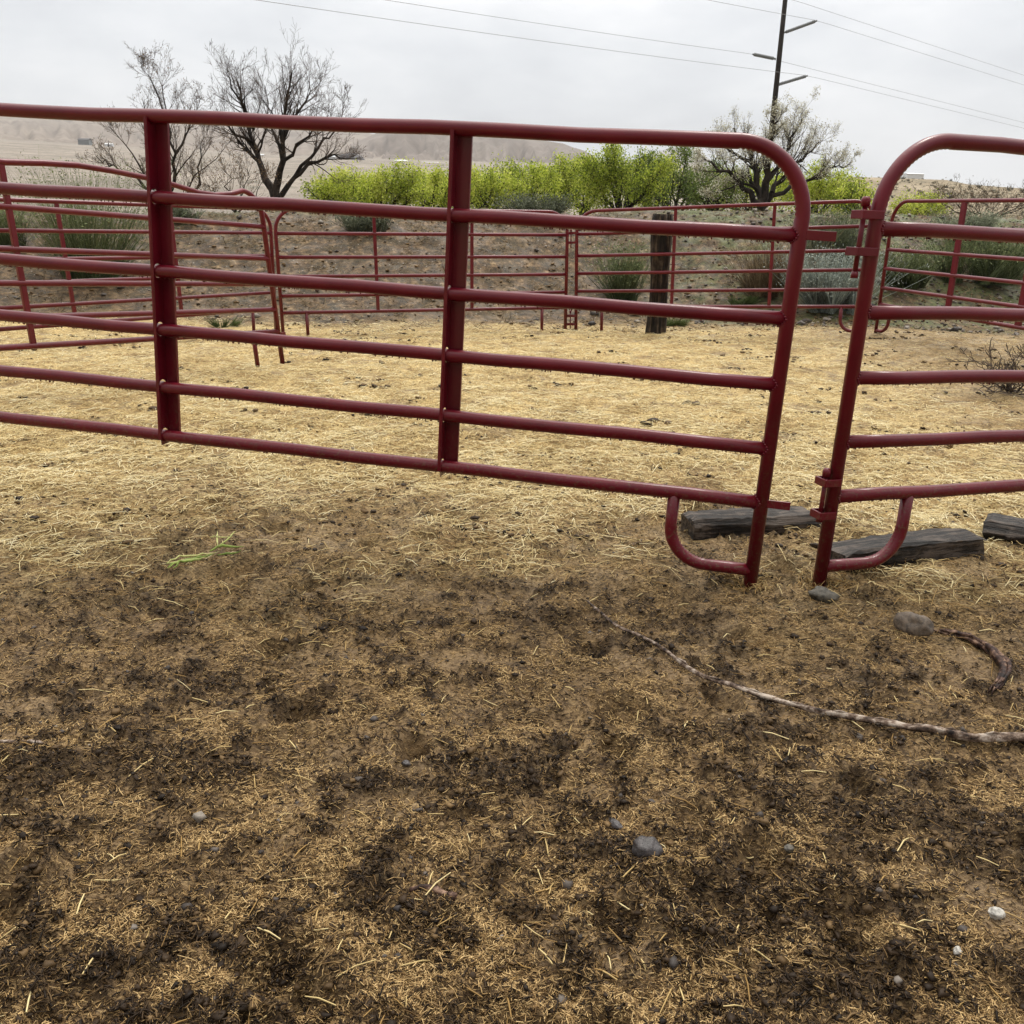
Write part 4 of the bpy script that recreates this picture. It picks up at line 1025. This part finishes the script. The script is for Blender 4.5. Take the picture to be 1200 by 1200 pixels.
brush('weed', 'small green weed at the foot of the bank left of the far post', 'weed', 264, 384, 26, 12, 'grass', 260, 212, upr=.1, group='green weeds at the foot of the bank', tint=(.3, .2))
brush('weed', 'tuft of green weed at the foot of the wooden post', 'weed', 786, 382, 34, 12, 'grass', 320, 213, upr=.1, group='green weeds at the foot of the bank', tint=(.5, .2))
brush('weed', 'flat green weed on the bank left of the silvery sagebrush', 'weed', 870, 358, 40, 12, 'grass', 420, 214, upr=.05, group='green weeds at the foot of the bank', tint=(.35, .2))
brush('green_bush', 'low green bush at the left edge behind the bent panel', 'bush', 10, 290, 46, 50, 'rabbit', 420, 218, leafy=1200, tint=(.75, .2), bend=.5)
# dead twig shrub at the right edge
rs = np.random.default_rng(77); S, TW, tips = Segs(), Segs(), []; B = gpix(1186, 462)
for k in range(16):
    d = unit(np.array([rs.normal(-.1, .55), rs.normal(0, .5), rs.uniform(.5, 1.1)])); grow(S, TW, tips, B + rs.normal(0, .03, 3) * np.array([1, 1, 0]), d, rs.uniform(.25, .5), .007, 1, rs, wob=.25, kids=(3, 4, 3), thin=.0001)
for k in range(14):
    a = rs.uniform(0, 6.28); d = unit(np.array([math.cos(a), math.sin(a), .05])); grow(S, TW, tips, B + np.array([rs.normal(0, .12), rs.normal(0, .12), .02]), d, rs.uniform(.2, .4), .006, 2, rs, wob=.2, kids=(2, 3, 3), upb=0, thin=.0001)
root = empty('dead_shrub', B, 'dead leafless twig shrub inside the corral at the right edge', 'shrub'); S.build('twigs', M['deadwood'], root, 4, B)
# grass and litter on the bank
def bank_stuff(name, n, m_, label, Lr, wr, fn, up=.6):
    x = rng.uniform(-11, 12, n); y = rng.uniform(12.3, 20, n); cy = crest_xy(x); k = fn(x, y, cy); keep = rng.random(n) < k; x, y = x[keep], y[keep]; n = len(x)
    z = terrain(x, y); S = Segs(); L_ = rng.uniform(*Lr, n); a = rng.normal(0, 1, (n, 3)); a[:, 2] = np.abs(a[:, 2]) * up
    A = np.stack([x, y, z], 1); a /= np.linalg.norm(a, axis=1)[:, None]
    S.a = A; S.b = A + a * L_[:, None]; w = rng.uniform(*wr, n); S.ra = w; S.rb = w * .4; S.t = rng.random(n)
    tag(S.build(name, M[m_], None, 3), label, 'grass', kind='stuff')
bank_stuff('dry_litter', 80000, 'dry', 'dry grass litter strewn over the brown bank', (.03, .13), (.003, .006), lambda x, y, cy: .06 + .94 * sst(.02, .4, fbm(x * 1.5, y * 1.5, 3, 200)), .35)
bank_stuff('green_grass', 16000, 'grass', 'short green grass growing on the bank and its crest', (.03, .10), (.003, .006),
           lambda x, y, cy: np.clip(sst(.05, .45, fbm(x * .9, y * .9, 3, 210)) * (sst(1.5, 4.5, x) + .04) + .6 * sst(-.7, .1, y - cy) * sst(0, .3, fbm(x * .6, y * .6, 2, 215) + .15), 0, 1), .9)
x = rng.uniform(-9, 11, 5200); y = rng.uniform(12.8, 18, 5200); kk = (rng.random(5200) < .12 + .75 * sst(0, 6, x)) ; x, y = x[kk], y[kk]
crumbs('bank_stones', x, y, rng.gamma(2, .007, len(x)) + .006, rng.beta(1.8, 1.4, len(x)), M['pebble'], 'small stones and clods lying on the brown bank', .7, .1)
bank_dark = rng.uniform(-9, 11, 2600), rng.uniform(12.8, 18, 2600)
crumbs('bank_clods', bank_dark[0], bank_dark[1], np.minimum(rng.gamma(1.3, .008, 2600) + .006, .035), rng.uniform(.6, 1, 2600), M['clod'], 'dark earth clods on the bank slope', .6, .1)

# ------------------------------------------------------------------ hills
def hills(name, prof, r0, r1, m_, seed, gully=8, base=None, xr=(-200, 1400), back=1.0, nr=60):
    """a ridge seen along the horizon: prof = (photo column, crest elevation tangent) pairs; built as a solid hill between r0 and r1 metres"""
    xs = np.linspace(xr[0], xr[1], 420); az = np.arctan((xs - 600) / FPX)
    el = np.interp(xs, [p_[0] for p_ in prof], [p_[1] for p_ in prof])
    r = np.concatenate([np.linspace(r0, r1, nr), np.linspace(r1, r1 * 1.25, 14)[1:]])
    RR, AA = np.meshgrid(r, az, indexing='ij'); EL = np.broadcast_to(el, RR.shape)
    top = EYE + el * r1; X = RR * np.sin(AA); Y = RR * np.cos(AA)
    t = np.clip((RR - r0) / (r1 - r0), 0, 1); b = np.clip((RR - r1) / (r1 * .25), 0, 1)
    zb = terrain(X, Y) if base is None else np.full_like(X, base)
    Z0 = np.minimum(zb, EYE + .9 * EL * RR) - 3
    s = 1 - (1 - t) ** 1.7
    e0 = (Z0 - EYE) / RR; qq = t ** .75 * (1 - .25 * t) + .25 * t ** 1.0 * t
    Z = EYE + RR * (e0 + (EL - e0) * np.clip(qq, 0, 1)) - b * 0.5 * (top - Z0)
    g = np.abs(fbm(AA * 60, RR / r1 * 2.2, 4, seed)) * 2
    Z = Z - gully * g * np.sin(np.clip(t, 0, 1) * math.pi) ** 1.3 + gully * .05 * fbm(X / r1 * 20, Y / r1 * 20, 4, seed + 5) * t
    n0, n1 = RR.shape; V = np.stack([X, Y, Z], -1).reshape(-1, 3)
    i = np.arange(n0 - 1)[:, None]; j = np.arange(n1 - 1)[None]
    F = np.stack([i * n1 + j, (i + 1) * n1 + j, (i + 1) * n1 + j + 1, i * n1 + j + 1], -1).reshape(-1, 4)[:, ::-1]
    tag(link_mesh(name, mesh_np(name, V, F, True), M[m_]), kind='structure')
    return X, Y, Z, t, b
def elev(px, py):
    d = ray(px, py); return float(d[2] / math.hypot(d[0], d[1]))
def azc(px, py):
    d = ray(px, py); return 600 + FPX * d[0] / d[1]
def prof(pts): return [(azc(x, y), elev(x, y)) for x, y in pts]
hills('left_hill', prof([(-150, 126), (0, 133), (120, 137), (240, 145), (330, 149), (420, 154), (520, 172), (600, 200), (700, 250)]), 760, 1900, 'hill', 300, 16)
hills('mesa', prof([(300, 215), (380, 180), (420, 166), (450, 153), (466, 142), (478, 140), (490, 143), (500, 151), (600, 158), (660, 168), (676, 175), (700, 189), (720, 200), (760, 235)]), 720, 1300, 'mesa', 310, 24)
hills('far_peak', prof([(660, 230), (730, 205), (760, 187), (790, 174), (800, 173), (815, 181), (840, 195), (900, 220), (960, 250)]), 2500, 4000, 'peak', 320, 30)
SH = hills('scrub_hill', prof([(860, 262), (930, 232), (965, 214), (1000, 207), (1060, 209), (1110, 211), (1135, 216), (1200, 221), (1300, 227), (1450, 235)]), 95, 330, 'scrub_hill', 330, 1.6, xr=(860, 1600))


sel = np.argwhere((SH[3] > .04) & (SH[4] <= 0)); sel = sel[rng.choice(len(sel), 3600)]
sx_, sy_, sz_ = (SH[k][sel[:, 0], sel[:, 1]] for k in range(3))
S = Segs(); n_ = len(sx_); a = rng.normal(0, 1, (n_ * 26, 3)); a[:, 2] = np.abs(a[:, 2]) * .7 + .2
A = np.repeat(np.stack([sx_ + rng.normal(0, 1.5, n_), sy_ + rng.normal(0, 1.5, n_), sz_ - .15], 1), 26, 0); sc_ = np.repeat(rng.gamma(4, .11, n_) * (.25 + np.hypot(sx_, sy_) / 330), 26)
a /= np.linalg.norm(a, axis=1)[:, None]; S.a = A; S.b = A + a * sc_[:, None] * rng.uniform(.6, 1.2, (n_ * 26, 1)); S.ra = sc_ * .07; S.rb = sc_ * .05; S.t = np.clip(np.repeat(rng.beta(1.2, 1.6, n_), 26) + rng.normal(0, .1, n_ * 26), 0, 1)
tag(S.build('desert_scrub', M['scrub'], None, 3), 'scattered dark desert scrub covering the right hand hill', 'scrub', kind='stuff')
# road, embankment and buildings across the valley
def far_pt(px, py, D):
    P = at(px, py, D); return P
mb = MB(); seg = [(395, 193.0), (430, 193.5), (470, 195.5), (520, 197), (560, 199), (620, 201)]
A = [far_pt(x_, y_, 640) for x_, y_ in seg]
V = []
for P in A: V += [P + np.array([0, 0, .9]), P + np.array([0, 12, 1.6]), P + np.array([0, 12, -6]), P + np.array([0, 0, -6])]
F = []
for i in range(len(A) - 1):
    for j in range(4): F.append((i * 4 + j, (i + 1) * 4 + j, (i + 1) * 4 + (j + 1) % 4, i * 4 + (j + 1) % 4))
F += [(0, 1, 2, 3), tuple((len(A) - 1) * 4 + j for j in (3, 2, 1, 0))]
mb.add(V, F); tag(mb.build('road', M['road'], None, False), kind='structure')
def shed(px, py, wpx, hpx, D, label, m_='white', roof='white', cat='building', name='shed'):
    P = far_pt(px, py, D); w = wpx / FPX * D / 2; h = hpx / FPX * D
    root = empty(name, P, label, cat, 'distant buildings across the valley')
    mb = MB(); mb.box((0, 0, h * .3 - 1.5), (w, 0, 0), (0, w * .7, 0), (0, 0, h * .4 + 1.5)); mb.build('wall', M[m_], root, False)
    mb = MB(); z0 = h * .7; y_ = w * .78; ww = w * 1.04
    mb.add([(-ww, -y_, z0), (ww, -y_, z0), (ww, y_, z0), (-ww, y_, z0), (-ww, 0, h * 1.05), (ww, 0, h * 1.05)], [(0, 1, 5, 4), (2, 3, 4, 5), (0, 4, 3), (1, 2, 5), (3, 2, 1, 0)]); mb.build('roof', M[roof], root, False)
shed(470, 192, 14, 4, 630, 'long low white building on the far road, right of the dark mound')
shed(505, 194, 20, 3.5, 632, 'longest white building beside the far road, left of the middle brace')
shed(388, 187, 10, 4, 600, 'small white building by the dark mound, near the bare tree limb')
shed(305, 184, 8, 3, 610, 'small white building seen between the forked trunks')
shed(100, 168, 12, 5, 700, 'grey building on the slope at far left', 'ins', 'dark_roof')
shed(128, 172, 8, 3.5, 700, 'small pale building right of the grey one at far left')
shed(1070, 207, 18, 3.5, 322, 'long pale building on the ridge of the right hand hill')
for px, hh in ((1047, 9), (1054, 7)):
    P = far_pt(px, 208, 322); r_ = 2.2 / FPX * 322
    mb = MB(); h = hh / FPX * 322; tube(mb, [P * 0 + np.array([0, 0, -2]), np.array([0, 0, h * .9]), np.array([0, 0, h])], [r_, r_, r_ * .6], 14)
    o = mb.build('storage_tank', M['white'], None); o.location = tuple(P); tag(o, 'taller pale tank on the ridge of the right hand hill' if hh > 8 else 'shorter pale tank beside the taller one on the right hand ridge', 'tank', 'pale tanks on the ridge')
# dark mound
P = far_pt(411, 193, 620); mb = MB(); V = []; nu = 20; s0 = 20 / FPX * 620
for i in range(7):
    t = i / 6
    for j in range(nu):
        a = 2 * math.pi * j / nu; V.append((s0 * math.cos(a) * math.cos(t * 1.5) , s0 * .7 * math.sin(a) * math.cos(t * 1.5), -3 + (3 + 12 / FPX * 620) * math.sin(t * math.pi / 2)))
F = [(i * nu + j, i * nu + (j + 1) % nu, (i + 1) * nu + (j + 1) % nu, (i + 1) * nu + j) for i in range(6) for j in range(nu)]
mb.add(V, F); o = mb.build('mound', M['dark_roof'], None); o.location = tuple(P); tag(o, kind='structure')

# ------------------------------------------------------------------ power pole and lines
DP = 70.0
pb = at(893, 262, DP); pt = at(921, -8, DP); pd = unit(pt - pb); pt = pt + pd * 2.0
pb = pb - pd * 1.0
pb[2] -= 1
pole = empty('power_pole', pb, 'tall dark utility pole with three insulator arms rising behind the budding tree', 'utility pole')
mb = MB(); tube(mb, [np.zeros(3), (pt - pb) * .5, pt - pb], [.22, .19, .15], 14); mb.build('pole_shaft', M['pole'], pole)
tipp = {}
for (tx, ty), (bx, by), zoff in (((955, 26), (917, 39), .8), ((880, 65), (909, 69), -.4), ((944, 90), (909, 100), .8)):
    T = at(tx, ty, DP); Bq = at(bx, by, DP); T = T - np.array([0, .5, 0]); tipp[(tx, ty)] = T
    mb = MB(); n = 41; path = [Bq + (T - Bq) * i / (n - 1) - pb for i in range(n)]; rad = [(.125 if i % 2 else .085) if 3 < i < n - 3 else .06 for i in range(n)]
    tube(mb, path, rad, 10); mb.build('insulator', M['ins'], pole, False)
azw = .884; dw = np.array([math.sin(azw), math.cos(azw), 0])
tipp[(927, 0)] = at(927, -1, DP)
wl = {(955, 26): 'wire held by the upper right insulator', (880, 65): 'wire held by the left insulator', (944, 90): 'wire held by the lower right insulator', (927, 0): 'thin top wire passing above all three insulators'}
for k, T in tipp.items():
    pts = []
    for s in np.linspace(-62, 90, 80):
        if s < 0: z = -2.538 * (-s) / 90 - 4 * .4585 * (-s / 90) * (1 + s / 90)
        else: z = -1.35 * s / 90 - .02 * math.sin(s / 90 * math.pi)
        pts.append(T + dw * s + np.array([0, 0, z]))
    pts = [q for q in pts if q[1] > 6]
    mb = MB(); tube(mb, [q - T for q in pts], .012, 5); o = mb.build('power_line', M['wire'], None); o.location = tuple(T)
    tag(o, wl[k], 'power line', 'power lines')

# ------------------------------------------------------------------ haze
def haze(density):
    mb = MB(); mb.box((0, 2200, 210), (3300, 0, 0), (0, 3400, 0), (0, 0, 330))
    m_ = bpy.data.materials.new('haze_air'); m_.use_nodes = True; nt = m_.node_tree; nt.nodes.clear()
    out = nd(nt, 'ShaderNodeOutputMaterial'); v = nd(nt, 'ShaderNodeVolumePrincipled'); v.inputs['Density'].default_value = density; v.inputs['Color'].default_value = (.9, .92, .95, 1)
    lk(nt, v.outputs[0], out.inputs['Volume']); o = mb.build('haze', m_, None, False); tag(o, 'pale rain haze filling the valley air', 'haze', kind='stuff'); return o
HAZE = 0.00017
if HAZE: haze(HAZE)

# ------------------------------------------------------------------ sky and light
SUN_EL, SUN_AZ = R_(62), R_(25)       # azimuth clockwise from +Y
w = bpy.data.worlds.new('World'); SC.world = w; w.use_nodes = True; nt = w.node_tree
bg = nt.nodes['Background']; sky = nd(nt, 'ShaderNodeTexSky', sky_type='NISHITA'); sky.sun_disc = False; sky.sun_elevation = SUN_EL; sky.sun_rotation = SUN_AZ; sky.dust_density = 4
tc = nd(nt, 'ShaderNodeTexCoord'); sx = nd(nt, 'ShaderNodeSeparateXYZ'); lk(nt, tc.outputs['Generated'], sx.inputs[0])
# cloud deck: brighter overhead, soft mottling
zc = mathn(nt, 'MAXIMUM', sx.outputs[2], 0.0)
mpv = nd(nt, 'ShaderNodeMapping'); mpv.inputs['Scale'].default_value = (1.2, 1.2, 3.5); lk(nt, tc.outputs['Generated'], mpv.inputs[0])
cn = noise_n(nt, 2.1, 6, .55, mpv.outputs[0])
mot = ramp(nt, cn.outputs[0], [(.36, (.76, .775, .80)), (.48, (.92, .93, .94)), (.60, (1.12, 1.11, 1.10))]).outputs[0]
grad = ramp(nt, zc, [(0, (.72, .74, .77)), (.12, (.75, .765, .79)), (.3, (.83, .84, .86)), (.6, (1.9, 1.86, 1.78)), (1, (3.1, 3.0, 2.82))]).outputs[0]
cloud = mixc(nt, 1.0, grad, mot, 'MULTIPLY')
# sky dimmed behind the photographer, added to darken rail fronts and raise contrast
cloud = mixc(nt, 1.0, cloud, ramp(nt, mathn(nt, 'ADD', mathn(nt, 'MULTIPLY', sx.outputs[1], .5), .5), [(.15, (.42, .42, .43)), (.62, (1, 1, 1))]).outputs[0], 'MULTIPLY')
sk = nd(nt, 'ShaderNodeVectorMath', operation='SCALE'); sk.inputs['Scale'].default_value = .10; lk(nt, sky.outputs[0], sk.inputs[0])
fin = mixc(nt, .93, sk.outputs[0], cloud)
lk(nt, fin, bg.inputs[0]); bg.inputs[1].default_value = 1.0
sd = bpy.data.lights.new('sun', 'SUN'); sd.energy = 1.5; sd.angle = R_(14); sd.color = (1, .95, .87); so = bpy.data.objects.new('sun', sd); COL.objects.link(so)
dirv = Vector((math.sin(SUN_AZ) * math.cos(SUN_EL), math.cos(SUN_AZ) * math.cos(SUN_EL), math.sin(SUN_EL)))
so.rotation_euler = dirv.to_track_quat('Z', 'Y').to_euler(); so.location = (0, 0, 30)
SC.view_settings.view_transform = 'Standard'; SC.view_settings.look = 'None'; SC.view_settings.gamma = 1; SC.view_settings.exposure = 0.40
SC.view_settings.use_curve_mapping = False
SC.cycles.max_bounces = 6; SC.cycles.transparent_max_bounces = 8
